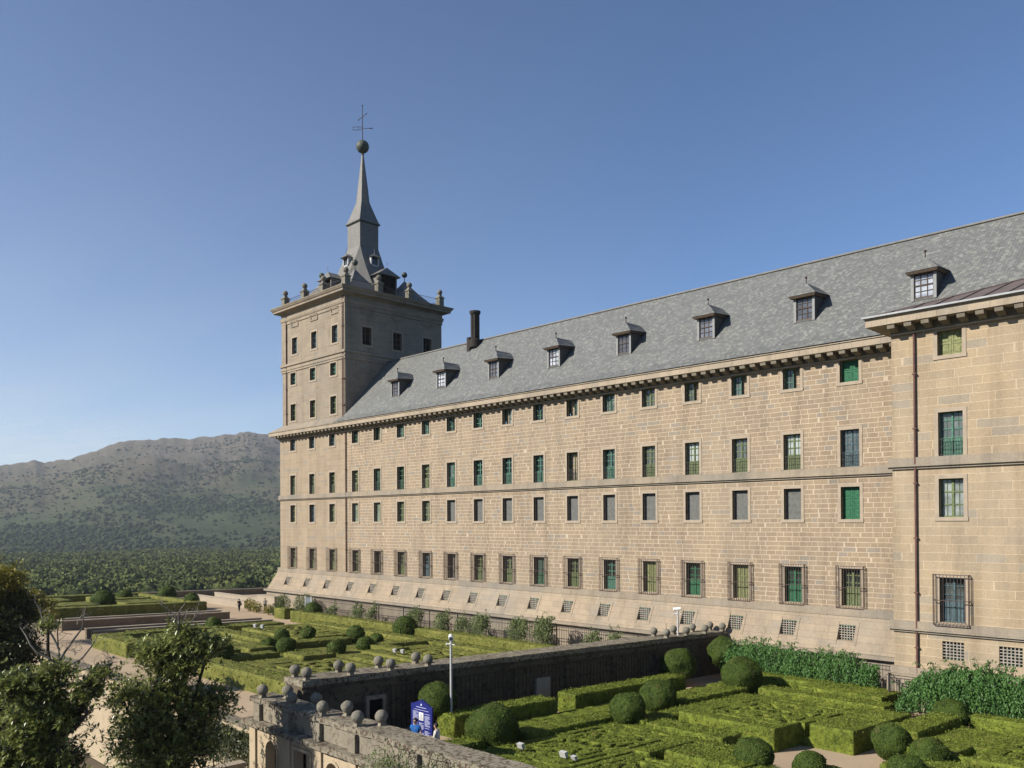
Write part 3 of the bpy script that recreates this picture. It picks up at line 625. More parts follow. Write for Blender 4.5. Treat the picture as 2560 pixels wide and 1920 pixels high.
ring(mb, XU, X1, 0, Y1, [(0, 30.72), (.12, 30.78), (.12, 31.0), (.20, 31.06), (.20, 31.22), (.10, 31.26), (.10, 31.48), (.26, 31.56), (.26, 31.82), (.12, 31.9), (0, 31.95)])
mb.build('string_course', M['trim'], tw)
mb = MB()
ring(mb, XU, X1, 0, Y1, [(0, 37.12), (.10, 37.16), (.10, 37.36), (.06, 37.5), (.14, 37.56), (.22, 37.80), (.22, 38.02), (.08, 38.08), (.08, 38.42), (.28, 38.58), (.58, 38.66), (.78, 38.70), (.90, 38.76), (.90, 38.98), (1.0, 39.05), (1.10, 39.2), (1.18, 39.32), (1.18, 39.40), (.9, 39.44), (-8, 39.44)])
mb.build('main_cornice', M['tower_up'], tw)
for i in range(3):
    window(tw, UX[i], 0, 33.0, 1.28, 2.15, 'cross', 'blue', 'glass'); window(tw, MX[i], 0, 29.02, 1.3, 1.55, 'cross', 'teal', 'glass')
    window(tw, MX[i], 0, 24.27, 1.3, 2.18, 'cross', 'olive', 'glass')
    o = window(tw, 0, 0, 0, 1.35, 2.2, 'cross', 'brownwood', 'dark', sur=True)
    o.rotation_euler = (0, 0, math.pi / 2); o.location = Vector((X1, YX[i], 32.8)) - wo(tw)
drainpipe(tw, -100.15, 0, 23.8, 39.0); drainpipe(tw, -86.75, 0, 23.6, 39.0, .06); drainpipe(tw, -86.45, 0, 23.6, 39.0, .05)
def pedestal(mb, x, y):
    mb.lathe((x, y, 39.42), [(.46, 0), (.46, .12), (.38, .16), (.38, 1.05), (.47, 1.10), (.47, 1.24), (.30, 1.36), (.16, 1.62), (.11, 1.72)], 4)
PED = [(-99.95, -.75), (-95.3, -.75), (-90.55, -.75), (-85.75, -.75), (-85.75, 4.5), (-85.75, 9.5), (-85.75, 15.5), (-101.8, -.75 + 0), (-95, 15.6), (-101.8, 7), (-101.8, 15.6)]
PED = [(-101.7 + .3, -.75)] + [(-96.1, -.75), (-91.0, -.75), (-85.75, -.75), (-85.75, 4.7), (-85.75, 10.0), (-85.75, 15.6), (-94, 15.6), (-101.5, 15.6), (-101.5, 7.5)]
PED = [(-100.3, -.12), (-95.4, -.12), (-90.9, -.12), (-85.9, -.12), (-85.9, 4.7), (-85.9, 9.45), (-85.9, 14.5), (-94, 15.2), (-101.2, 15.2), (-101.2, 7.5)]
for x, y in PED:
    mb = MB(); pedestal(mb, x, y); p = mb.build('pedestal', M['ball'], tw)
    mb = MB(); mb.sphere((x, y, 41.36), .36, 16, 10); mb.tube((x, y, 40.9), (x, y, 41.06), .12, n=8); mb.build('stone_ball', M['ball'], p, smooth=True)
mb = MB()
def rail_run(mb, a, b, z0, hgt, step=.16, r=.014):
    a, b = Vector(a), Vector(b); L = (b - a).length; n = max(2, int(L / step)); d = (b - a) / n
    mb.tube(a + Vector((0, 0, z0 + hgt)), b + Vector((0, 0, z0 + hgt)), .028, n=5); mb.tube(a + Vector((0, 0, z0 + .12)), b + Vector((0, 0, z0 + .12)), .02, n=4)
    for k in range(n + 1):
        p = a + d * k; mb.tube(p + Vector((0, 0, z0)), p + Vector((0, 0, z0 + hgt)), r, n=4, cap=False)
for (a, b) in (((-101.2, -.12, 0), (-85.9, -.12, 0)), ((-85.9, -.12, 0), (-85.9, 15.2, 0)), ((-101.2, 15.2, 0), (-85.9, 15.2, 0)), ((-101.2, -.12, 0), (-101.2, 15.2, 0))): rail_run(mb, a, b, 39.42, 1.0, .22)
mb.build('balcony_railing', M['darkiron'], tw)
SC = Vector((-93.25, 7.4, 0))
def octo(mb, rings):
    i = len(mb.v); n = 8
    for z, h, c in rings:
        for x, y in ((h, -c), (h, c), (c, h), (-c, h), (-h, c), (-h, -c), (-c, -h), (c, -h)): mb.v.append((SC.x + x, SC.y + y, z))
    for j in range(len(rings) - 1):
        for k in range(n): kk = (k + 1) % n; mb.f.append((i + j * n + k, i + j * n + kk, i + (j + 1) * n + kk, i + (j + 1) * n + k))
mb = MB(); octo(mb, [(39.3, 6.1, 1.55), (40.6, 4.9, 1.52), (42.2, 3.85, 1.50), (43.8, 2.95, 1.49), (45.6, 2.10, 1.48), (47.2, 1.46, 1.44)])
sp = mb.build('spire_roof', M['slate2'], tw)
mb = MB(); mb.box(SC.x - 1.45, SC.x + 1.45, SC.y - 1.45, SC.y + 1.45, 47.1, 50.45)
mb.lathe((SC.x, SC.y, 50.45), [(1.62, 0), (1.66, .05), (1.50, .30), (1.12, 1.45), (.55, 3.3), (0.02, 5.0)], 4)
t8 = [(1.28, 0.1), (1.02, 1.7), (.70, 4.6), (.36, 7.4), (.13, 9.2), (.05, 9.5)]
mb.lathe((SC.x, SC.y, 50.75), t8, 8); mb.build('spire', M['slate2'], tw)
mb = MB(); ring(mb, SC.x - 1.45, SC.x + 1.45, SC.y - 1.45, SC.y + 1.45, [(0, 50.32), (.16, 50.36), (.22, 50.46), (0, 50.50)]); mb.build('spire_collar', M['copper'], tw)
mb = MB(); mb.sphere((SC.x, SC.y, 61.0), .86, 24, 16); mb.lathe((SC.x, SC.y, 59.9), [(.16, 0), (.22, .1), (.12, .3)], 10)
mb.build('spire_ball', M['copper'], tw, smooth=True)
mb = MB(); R_ = Vector(CR); F_ = Vector((CF[0], CF[1], 0)).normalized(); cz = Vector((SC.x, SC.y, 0))
mb.tube(cz + Vector((0, 0, 61.8)), cz + Vector((0, 0, 66.4)), .055, .04, 6); mb.sphere(cz + Vector((0, 0, 66.5)), .10, 8, 6)
ad = (Vector((R_.x, R_.y, 0)) - F_ * 1.27).normalized()
mb.tube(cz + ad * 1.15 + Vector((0, 0, 65.0)), cz - ad * 1.15 + Vector((0, 0, 65.0)), .045, n=6)
for s_ in (1, -1): mb.sphere(cz + ad * 1.15 * s_ + Vector((0, 0, 65.0)), .08, 8, 6)
cr = mb.build('iron_cross', M['iron'], tw)
mb = MB(); rd = Vector((R_.x, R_.y, 0)).normalized(); z_ = Vector((0, 0, 63.45))
mb.tube(cz + z_, cz + rd * 1.35 + z_, .035, n=5); mb.tube(cz + rd * 1.05 + z_, cz + rd * 1.45 + z_, .09, .01, 6)
for dz in (-.2, .2): mb.tube(cz - rd * .15 + z_ + Vector((0, 0, dz)), cz - rd * 1.15 + z_ + Vector((0, 0, dz)), .035, n=5); mb.tube(cz - rd * 1.15 + z_ + Vector((0, 0, dz)), cz - rd * 1.4 + z_ + Vector((0, 0, dz * .5)), .03, n=5)
for q in (-.15, -.55): mb.tube(cz + rd * q + z_ + Vector((0, 0, -.2)), cz + rd * q + z_ + Vector((0, 0, .2)), .03, n=5)
mb.build('weather_vane', M['iron'], cr)
def tower_dormer(cx, cy, z, dirx, diry, w, h, dep, name='dormer'):
    """dormer facing (dirx,diry); local frame: r along the face, n outward"""
    n = Vector((dirx, diry, 0)); r = Vector((-diry, dirx, 0)); o = Vector((cx, cy, z)); U = Vector((0, 0, 1))
    P = lambda a, b, c: tuple(o + r * a + n * b + U * c)
    mb = MB()
    for s in (-1, 1):
        mb.hexa([P(s * w, -dep, 0), P(s * (w - .16), -dep, 0), P(s * (w - .16), 0, 0), P(s * w, 0, 0), P(s * w, -dep, h), P(s * (w - .16), -dep, h), P(s * (w - .16), 0, h), P(s * w, 0, h)])
    mb.hexa([P(-w, -.12, -.02), P(w, -.12, -.02), P(w, 0, -.02), P(-w, 0, -.02), P(-w, -.12, .16), P(w, -.12, .16), P(w, 0, .16), P(-w, 0, .16)])
    d = mb.build(name, M['greymetal'] if w < 1 else M['slate2'], tw)
    mb = MB(); mb.quad(P(-w, -.16, 0), P(w, -.16, 0), P(w, -.16, h), P(-w, -.16, h)); mb.build('dormer_opening', M['dark'] if w > .9 else M['glass'], d)
    e = w * 1.3; mb = MB(); A, B, C1, D1 = P(-e, .38, h), P(e, .38, h), P(e, -dep, h), P(-e, -dep, h); ap = P(0, -.25 * w, h + w * .85); rr = P(0, -dep - .6, h + w * .85)
    mb.quad(A, B, ap); mb.quad(B, C1, rr, ap); mb.quad(D1, A, ap, rr); mb.quad(A, D1, C1, B); q = P(0, -.25 * w, h + w * .85 - .05)
    mb.tube(q, (q[0], q[1], q[2] + .55), .035, .02, 5); mb.sphere((q[0], q[1], q[2] + .6), .07, 6, 5); mb.build('dormer_roof', M['slate2'], d)
tower_dormer(SC.x - 1.0, 2.3, 40.3, 0, -1, 1.25, 2.1, 2.6); tower_dormer(-88.0, SC.y + .3, 39.9, 1, 0, 1.35, 2.75, 2.8)
tower_dormer(SC.x, SC.y - 2.75, 44.4, 0, -1, .62, 1.15, 1.3); tower_dormer(SC.x + 2.75, SC.y, 44.4, 1, 0, .62, 1.15, 1.3)
for sx, sy in ((1, -1), (1, 1), (-1, -1), (-1, 1)):
    x, y = SC.x + sx * 3.9, SC.y + sy * 3.9; mb = MB()
    mb.lathe((x, y, 39.3), [(3.0, 0), (2.2, .9), (1.3, 1.9), (.5, 2.95), (.06, 3.6)], 4); t = mb.build('corner_roof', M['slate2'], tw)
    mb = MB(); mb.tube((x, y, 42.8), (x, y, 43.5), .05, n=6); mb.sphere((x, y, 43.78), .38, 16, 10); mb.build('copper_ball', M['copper'], t, smooth=True)
# ---------- projecting block at the right
bl = thing('palace_pavilion', 'projecting palace block of large pale stones with a brown metal roof at the right edge', 'building', (-8, -5.2, 0))
YB = -5.2; BX = -19.8; BXE = 9.0
bcols = [-17.2, -11.4 + .0, -5.6, .2]
WR = ((20.33, 21.74), (14.56, 17.07), (11.05, 13.25), (5.03, 7.56))
hb = [(x, x + 1.31, a, b) for x in (-17.2, -11.05, -4.9, 1.2) for a, b in WR] + [(x, x + 1.14, 2.9, 3.94) for x in (-17.1, -14.18, -11.2, -8.2, -5.2, -2.2, .8)]
seg(BX, BXE, YB, 2.2, 22.4, hb, 'block', bl, extra=lambda mb: (mb.quad((BX, YB, -.6), (BX, 0, -.6), (BX, 0, 22.4), (BX, YB, 22.4)), mb.quad((BXE, YB, -.6), (BXE, 12, -.6), (BXE, 12, 30), (BXE, YB, 22.4))))
mb = MB(); mb.box(BX - .15, BXE, YB - .18, YB + .1, 1.85, 2.25); mb.box(BX - .3, BXE, YB - .4, YB + .1, -.7, 1.75); mb.box(BX - .36, BXE, YB - .48, YB + .1, 1.75, 1.85); mb.build('plinth', M['trim'], bl)
strings(bl, BX, BXE, YB, 14.55, end=True); strings(bl, BX, BXE, YB, 4.97, end=True)
cornice(bl, BX, BXE, YB, .95, end_left=True, yback=0.0)
vs = ['panel', 'paneled', 'cross', 'door']; cs = ['yellow', 'teal', 'olive', 'blue']
for j, x in enumerate((-17.2, -11.05, -4.9, 1.2)):
    for q, (a, b) in enumerate(WR):
        window(bl, x, YB, a, 1.31, b - a, vs[q], cs[q], 'glassl' if q in (1, 2) else 'glass', rail=(q == 1), cage=(q == 3), sill=q in (0, 2))
for x in (-17.1, -14.18, -11.2, -8.2, -5.2, -2.2, .8): base_window(bl, x, 2.9, y=YB + .05, w=1.14, h=1.04, mat='green')
drainpipe(bl, -18.45, YB, 1.9, 22.3, .07)
mb = MB(); e0 = (-20.98, -6.42, 22.93)
sl = .34; X_ = lambda t: -20.98 + t
mb.quad(e0, (BXE, -6.42, 22.93), (BXE, 2.4, 22.93 + 8.82 * sl), (X_(8.82), 2.4, 22.93 + 8.82 * sl)); mb.quad(e0, (X_(8.82), 2.4, 22.93 + 8.82 * sl), (-20.98, 2.4, 22.93))
br_ = mb.build('metal_roof', M['metalroof'], bl)
mb = MB(); x = -20.9
while x < BXE:
    t1 = min(8.82, x + 20.98); mb.tube((x, -6.42, 22.96), (x, -6.42 + t1, 22.96 + t1 * sl), .045, n=5); x += 1.25
mb.tube(e0, (X_(8.82), 2.4, 22.95 + 8.82 * sl), .06, n=6); mb.build('roof_ribs', M['metalroof'], br_)
mb = MB(); mb.box(-21.05, BXE, -6.5, -6.34, 22.90, 23.0); mb.build('gutter', M['lead'], br_)
# ================================================================ GROUND
def gsheet(name, rects, mat, zoff=0.0, kind='structure'):
    mb = MB()
    for u0, u1, v0, v1 in rects: mb.quad(G(u0, v0, zoff), G(u1, v0, zoff), G(u1, v1, zoff), G(u0, v1, zoff))
    return tag(mb.build(name, mat), kind=kind)
gsheet('terrace_gravel', [(-127, -93.1, -35.4, 24), (-93.1, -91.3, -12.9, 24), (-93.1, -91.3, -35.4, -29.4), (-91.3, -82.5, -35.4, 24), (-82.5, -80.6, -13.4, 24), (-82.5, -80.6, -35.4, -30.2), (-80.6, 16, -35.4, 24)], M['gravel'])
# far land: polar height field round the viewpoint
AZ = [-180, -60, -20, 5, 12.97, 14.37, 14.8, 15.33, 16.56, 17.81, 18.84, 19.62, 21.2, 23.1, 25.34, 26.77, 27.63, 28.8, 34, 50, 80, 180]
SL = [.02, .025, .035, .052, .0604, .0649, .0668, .0649, .0695, .078, .0856, .0901, .0935, .0956, .0999, .1040, .1036, .0998, .085, .06, .03, .02]
RK = [0, 95, 140, 400, 1200, 1650, 2000, 2500, 3000, 3300, 4500, 7000]
def land(R, az):
    s = np.interp(az, AZ, SL); top = s * 3000 + 11
    z = np.interp(R, RK[:5], [-6, -6, -9, -21, -31])
    t = np.clip((R - 1250) / 1750, 0, 1); z = z + (top + 31) * (t ** 1.25) * (R > 1250)
    t2 = np.clip((R - 3000) / 2500, 0, 1); z = z - (top + 20) * 0.8 * t2
    return z
nr, na = 150, 420
Rs = np.concatenate([np.linspace(0, 140, 6), np.geomspace(150, 7000, nr - 6)]); As = np.concatenate([np.linspace(-180, 8, 90)[:-1], np.linspace(8, 38, 260), np.linspace(38, 180, 72)[1:]]); na = len(As)
V = []
for R in Rs:
    for a in As:
        t = math.radians(a); x = -R * math.cos(t); y = -56.46 + R * math.sin(t); z = float(land(R, a))
        if R > 1300:
            w = min(1, (R - 1300) / 900); q = noise.fractal(Vector((x * .0022, y * .0022, 0)), 1, 2.1, 6) * 42 * w + noise.fractal(Vector((x * .012, y * .012, 5)), 1, 2.1, 4) * 8 * w
            if R > 2700: q *= max(.12, 1 - (R - 2700) / 280) if R < 3050 else .12
            if 2850 < R < 3150: q += noise.fractal(Vector((x * .03, y * .03, 9)), 1, 2, 3) * 7
            z += q
        elif R > 150: z += noise.noise(Vector((x * .01, y * .01, 0))) * 2.5
        V.append((x, y, z))
F = []
for i in range(len(Rs) - 1):
    for j in range(na - 1): F.append((i * na + j, i * na + j + 1, (i + 1) * na + j + 1, (i + 1) * na + j))
hill = np_mesh('hillside_terrain', np.array(V), np.array(F), M['hill'], smooth=True); tag(hill, kind='structure')
HV = np.array(V).reshape(len(Rs), na, 3)
def land_z(R, a):
    i = min(len(Rs) - 2, max(0, np.searchsorted(Rs, R) - 1)); j = min(na - 2, max(0, np.searchsorted(As, a) - 1))
    f = (R - Rs[i]) / (Rs[i + 1] - Rs[i]); g = (a - As[j]) / (As[j + 1] - As[j])
    return (HV[i, j, 2] * (1 - f) + HV[i + 1, j, 2] * f) * (1 - g) + (HV[i, j + 1, 2] * (1 - f) + HV[i + 1, j + 1, 2] * f) * g
lg = MB(); lg.quad((-130, -140, -5.9), (60, -140, -5.9), (60, -35.9, -5.9), (-130, -35.9, -5.9)); tag(lg.build('lower_ground', M['lowground']), kind='structure')
# woodland below the mountain: crown after crown, one mass
bm = bmesh.new(); bmesh.ops.create_icosphere(bm, subdivisions=2, radius=1.0); IV = np.array([v.co[:] for v in bm.verts]); IF = np.array([[v.index for v in f.verts] for f in bm.faces]); bm.free()
bm = bmesh.new(); bmesh.ops.create_icosphere(bm, subdivisions=1, radius=1.0); JV = np.array([v.co[:] for v in bm.verts]); JF = np.array([[v.index for v in f.verts] for f in bm.faces]); bm.free()
def crowns(name, n, r0, r1, nq, size, mat, label, prob=None, az=(9.5, 31), flat=.72, q=.22):
    C_, Sz = [], []; cnt = 0
    while cnt < n:
        R = math.sqrt(random.uniform(r0 * r0, r1 * r1)) if r1 < 1300 else random.uniform(r0, r1)
        a = random.uniform(*az); t = math.radians(a); x = -R * math.cos(t); y = -56.46 + R * math.sin(t)
        if prob and random.random() > prob(x, y, R): cnt += 0.15; continue
        s = size * random.choice((.5, .7, .8, .9, 1.0, 1.1, 1.3, 1.9)) * random.uniform(.85, 1.15); C_.append((x, y, land_z(R, a) + s * .45)); Sz.append(s); cnt += 1
    C_, Sz = np.array(C_), np.array(Sz); N_ = len(C_); bv = JV; bf = JF
    BV = bv[None] * (.80 + .12 * RNG.normal(size=(N_, len(bv), 1))) * Sz[:, None, None] * np.array([1, 1, flat]) + C_[:, None]
    BF = (bf[None] + (np.arange(N_) * len(bv))[:, None, None]).reshape(-1, 3)
    o = np_mesh(name, BV.reshape(-1, 3), BF, M[mat]); tag(o, label, 'woodland', kind='stuff')
    if nq:
        D = RNG.normal(size=(N_ * nq, 3)); D[:, 2] = np.abs(D[:, 2]) * 1.0 - .15; D /= np.linalg.norm(D, axis=1)[:, None]; sz = np.repeat(Sz, nq)
        P0 = np.repeat(C_, nq, 0) + D * (sz * (.80 + .28 * RNG.random(N_ * nq)))[:, None] * np.array([1, 1, flat])
        LV, LF = leaf_quads(P0, 1.0, D, aspect=.8, jitter=1.0); c = np.repeat(P0, 4, 0); LV = c + (LV - c) * np.repeat(sz * q, 4)[:, None]
        np_mesh('leaf_masses', LV, LF, M[mat + '_leaf'], o, None)
    return o
nz = lambda x, y, s, o=0: noise.noise(Vector((x * s, y * s, o))) * .5 + .5
def pw(x, y, R): return .35 + .9 * nz(x, y, .008, 1)
crowns('oak_woodland', 11000, 330, 1150, 90, 3.6, 'forest', 'dark oak woodland covering the plain below the mountain', pw)
crowns('mountain_scrub', 11000, 1150, 2850, 0, 3.1, 'scrub', 'scattered dark bushes and holm oaks on the mountain slope', lambda x, y, R: max(.04, (1.15 * nz(x, y, .004, 3) + .6 * nz(x, y, .02, 4) - .72) * (1.9 - max(0, (R - 1600) / 1000))))

# ================================================================ GARDEN WALLS
def gbox(mb, u0, u1, v0, v1, h0, h1):
    return mb.hexa([G(u0, v0, h0), G(u1, v0, h0), G(u1, v1, h0), G(u0, v1, h0), G(u0, v0, h1), G(u1, v0, h1), G(u1, v1, h1), G(u0, v1, h1)])
def rough_box(mb, x0, x1, y0, y1, z0, z1, step=.35, amp=.03, seed=0, fn=None):
    """box with an uneven, worn surface"""
    nx, ny, nz_ = max(1, int((x1 - x0) / step)), max(1, int((y1 - y0) / step)), max(1, int((z1 - z0) / step)); idx = {}
    def P(i, j, k):
        key = (i, j, k)
        if key not in idx:
            p = Vector((x0 + (x1 - x0) * i / nx, y0 + (y1 - y0) * j / ny, z0 + (z1 - z0) * k / nz_))
            d = noise.noise_vector(p * 1.7 + Vector((seed, 0, 0))) * amp + noise.noise_vector(p * 5 + Vector((seed, 0, 3))) * amp * .5
            q = p + d; q = fn(q) if fn else q
            idx[key] = len(mb.v); mb.v.append(tuple(q))
        return idx[key]
    for i in range(nx):
        for j in range(ny):
            mb.f.append((P(i, j, nz_), P(i + 1, j, nz_), P(i + 1, j + 1, nz_), P(i, j + 1, nz_))); mb.f.append((P(i, j + 1, 0), P(i + 1, j + 1, 0), P(i + 1, j, 0), P(i, j, 0)))
        for k in range(nz_):
            mb.f.append((P(i, 0, k), P(i + 1, 0, k), P(i + 1, 0, k + 1), P(i, 0, k + 1))); mb.f.append((P(i + 1, ny, k), P(i, ny, k), P(i, ny, k + 1), P(i + 1, ny, k + 1)))
    for j in range(ny):
        for k in range(nz_):
            mb.f.append((P(0, j + 1, k), P(0, j, k), P(0, j, k + 1), P(0, j + 1, k + 1))); mb.f.append((P(nx, j, k), P(nx, j + 1, k), P(nx, j + 1, k + 1), P(nx, j, k + 1)))
GU = lambda q: Vector((q.x + .0595 * (q.y + 20), q.y, q.z + GZ(q.y)))
def stone_ball(parent, c, r, ped=True):
    mb = MB(); mb.sphere((0, 0, 0), r, 20, 14)
    for i, v in enumerate(mb.v): q = Vector(v); d = noise.noise(q * 6 + Vector(c)) * .02; mb.v[i] = tuple(q * (1 + d / r))
    b = mb.build('stone_ball', M['ball'], parent, at=c, smooth=True)
    mb = MB(); mb.lathe((0, 0, -r - .30), [(.27, 0), (.27, .10), (.19, .15), (.12, .28), (.13, .36)], 4 if ped else 10); mb.build('ball_pedestal', M['parapet'], b, at=c)
# front parapet terrace wall
PW = thing('balustrade_wall', 'mossy stone parapet wall with two rows of stone balls above arched niches', 'wall', (-30, -36.6, 0))
mb = MB(); rough_box(mb, -37.75, -8, -37.22, -35.95, 2.38, 2.62, .22, .035, 3); mb.build('coping', M['mossy'], PW)
mb = MB(); mb.box(-37.6, -8, -37.12, -36.0, 1.62, 2.37)
for k, x in enumerate((-36.96, -34.24, -31.65, -28.98, -24.9, -21, -17)): mb.box(x - .26, x + .26, -37.30, -37.12, 1.60, 2.37)
mb.build('parapet', M['parapet'], PW)
mb = MB(); rough_box(mb, -37.9, -8, -37.62, -36.0, 1.36, 1.60, .25, .02, 8); mb.build('ledge', M['mossy'], PW)
ARCH = [(-36.02, -35.03, -1.6, .87, True), (-33.47, -32.15, -1.6, .88, False), (-30.85, -29.85, -1.6, .90, True), (-26.6, -25.5, -1.6, .88, False)]
mb = MB(); YF = -37.3
hs = [(a, b, c, d) for a, b, c, d, _ in ARCH]
grid_wall(mb, lambda u, z, d: (u, YF + d * .45, z), -37.6, -8, -6, 1.36, hs)
mb.quad((-37.6, YF, -6), (-37.6, -35.3, -6), (-37.6, -35.3, 1.36), (-37.6, YF, 1.36)); mb.quad((-37.6, -35.96, -6), (-8, -35.96, -6), (-8, -35.96, 1.6), (-37.6, -35.96, 1.6))
for a, b, c, d, arch in ARCH:
    if arch:
        r = (b - a) / 2; cx = (a + b) / 2; zc = d - r
        for s in range(8):
            t0, t1 = math.pi * s / 8, math.pi * (s + 1) / 8
            p0 = (cx + r * math.cos(t0), zc + r * math.sin(t0)); p1 = (cx + r * math.cos(t1), zc + r * math.sin(t1))
            mb.quad((p0[0], YF + .001, p0[1]), (p0[0], YF + .001, d), (p1[0], YF + .001, d), (p1[0], YF + .001, p1[1]))
            mb.quad((p0[0], YF, p0[1]), (p1[0], YF, p1[1]), (p1[0], YF + .45, p1[1]), (p0[0], YF + .45, p0[1]))
            o0 = (cx + (r + .14) * math.cos(t0), zc + (r + .14) * math.sin(t0)); o1 = (cx + (r + .14) * math.cos(t1), zc + (r + .14) * math.sin(t1))
            mb.hexa([(p0[0], YF - .05, p0[1]), (o0[0], YF - .05, o0[1]), (o0[0], YF, o0[1]), (p0[0], YF, p0[1]), (p1[0], YF - .05, p1[1]), (o1[0], YF - .05, o1[1]), (o1[0], YF, o1[1]), (p1[0], YF, p1[1])])
    for xa, xb in ((a - .14, a), (b, b + .14)): mb.box(xa, xb, YF - .05, YF, c, d if not arch else d - (b - a) / 2)
    if not arch: mb.box(a - .14, b + .14, YF - .052, YF, d, d + .16)
for x in (-37.2, -34.0, -31.4, -28.8, -24.9, -21): mb.box(x - .28, x + .28, YF - .10, YF, -6, 1.36)
mb.build('niche_wall', M['palestone'], PW)
for x in (-36.95, -34.25, -31.65, -28.98): stone_ball(PW, (x, -36.98, 3.0), .265)
for x in (-36.05, -33.5, -31.0, -28.5): stone_ball(PW, (x + .1, -36.22, 2.99), .265)
# perpendicular garden wall
GW = thing('dividing_wall', 'tall dark streaked garden wall with paired stone balls on its mossy top', 'wall', (-35.5, -20, 0))
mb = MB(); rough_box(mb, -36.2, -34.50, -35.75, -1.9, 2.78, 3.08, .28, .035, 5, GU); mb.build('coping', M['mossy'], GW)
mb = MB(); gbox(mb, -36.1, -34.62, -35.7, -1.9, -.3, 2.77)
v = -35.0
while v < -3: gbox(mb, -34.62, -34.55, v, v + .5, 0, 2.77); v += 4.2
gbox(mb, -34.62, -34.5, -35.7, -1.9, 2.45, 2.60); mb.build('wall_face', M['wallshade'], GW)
mb = MB(); v = -31.4
while v < -9.5: gbox(mb, -34.49, -34.46, v, v + .035, .05, 2.35); v += .30
for h in (.5, 1.4, 2.3): gbox(mb, -34.455, -34.44, -31.4, -9.5, h, h + .03)
mb.build('espalier_trellis', M['bark'], GW)
mb = MB(); gbox(mb, -34.62, -34.43, -20.7, -19.6, .2, 1.62); mb.build('stone_panel', M['limestone'], GW)
mb = MB(); gbox(mb, -34.6, -34.36, -32.34, -32.16, -.1, 1.75); gbox(mb, -34.6, -34.36, -31.35, -31.17, -.1, 1.75); gbox(mb, -34.6, -34.36, -32.34, -31.17, 1.76, 1.95)
dr = mb.build('doorway', M['parapet'], GW)
mb = MB(); gbox(mb, -34.56, -34.53, -32.16, -31.35, 0, 1.75); mb.build('door_opening', M['dark'], dr)
mb = MB()
for k in range(9): gbox(mb, -34.50, -34.47, -33.3 + k * .1, -33.28 + k * .1, 0.3, 1.7)
for h in (.4, 1.0, 1.65): gbox(mb, -34.46, -34.45, -33.3, -32.48, h, h + .03)
mb.build('iron_gate', M['darkiron'], GW)
for v in (-35.4, -33.0, -30.65, -28.3, -8.2, -6.0, -3.8, -1.9 + .25):
    for u in (-35.8, -34.72): p = G(u, v, 3.43); stone_ball(GW, tuple(p), .265)
# terrace edge and other low walls
def low_wall(name, label, rects, mat='coping', h=1.0, h0=-.2, cat='wall', group=None, capm=None, over=.05):
    u0, u1, v0, v1 = rects[0]; t = thing(name, label, cat, tuple(G((u0 + u1) / 2, (v0 + v1) / 2, 0)), group)
    mb = MB(); c = MB()
    for u0, u1, v0, v1 in rects:
        gbox(mb, u0, u1, v0, v1, h0, h - .12); rough_box(c, u0 - over, u1 + over, v0 - over, v1 + over, h - .12, h, .6, .012, 2, GU)
    mb.build('wall_body', M[mat], t); c.build('coping', M[capm or 'coping'], t); return t
low_wall('perimeter_wall', 'long low brown boundary wall along the far edge of the terrace', [(-127.4, -127, -36, 24)], 'rubble', .95)
low_wall('retaining_wall', 'pale retaining wall with an arched opening at the front edge of the gravel terrace', [(-127, -38.3, -35.9, -35.3)], 'palestone', .10, -6.2, capm='mossy', over=.12)
for i, (a, b, c, d, s) in enumerate(((-93.55, -93.1, -29.5, -12.8, 'farther wall of the left garden stair trench'), (-91.3, -90.85, -30, -12.8, 'nearer wall of the left garden stair trench'), (-82.95, -82.5, -30.3, -13.3, 'farther wall of the stair trench beside the box parterre'), (-80.6, -80.15, -30.3, -13.3, 'nearer wall of the stair trench beside the box parterre'))):
    low_wall('trench_wall', 'low brown wall with pale coping, ' + s, [(a, b, c, d)], 'rubble', 1.0, -3.0, group='low walls lining the stair trenches')
tr = MB()
for u0, u1, v0, v1 in ((-93.1, -91.3, -29.4, -12.9), (-82.5, -80.6, -30.2, -13.4)):
    n = 12
    for k in range(n): gbox(tr, u0, u1, v0 + (v1 - v0) * k / n, v0 + (v1 - v0) * (k + 1) / n, -3.2, -2.8 + 2.6 * k / n)
tag(tr.build('trench_steps', M['rubble']), kind='structure')
low_wall('ramp_wall', 'outer pale wall of the ramp beside the tower terrace', [(-120, -104, -4.7, -4.3)], 'coping', 1.0, group='pale ramp walls by the tower')
low_wall('ramp_wall', 'inner pale wall of the ramp ending against the tower platform', [(-119.8, -101, -1.5, -1.1), (-106.5, -106.1, -1.5, 6)], 'coping', 1.15, group='pale ramp walls by the tower')
low_wall('platform', 'pale stone platform at the foot of the tower', [(-104.6, -100.0, -2.6, 0.5)], 'coping', 1.7, -.3, 'platform')
mb = MB(); mb.quad(G(-34.5, -35.9, 1.05), G(-22.5, -35.9, 1.05), G(-22.5, -33.9, 1.05), G(-34.5, -33.9, 1.05)); mb.quad(G(-34.5, -33.9, 0), G(-22.5, -33.9, 0), G(-22.5, -33.9, 1.05), G(-34.5, -33.9, 1.05)); mb.quad(G(-22.5, -33.9, 0), G(-22.5, -35.9, 0), G(-22.5, -35.9, 1.05), G(-22.5, -33.9, 1.05))
tag(mb.build('landing', M['gravel']), kind='structure')
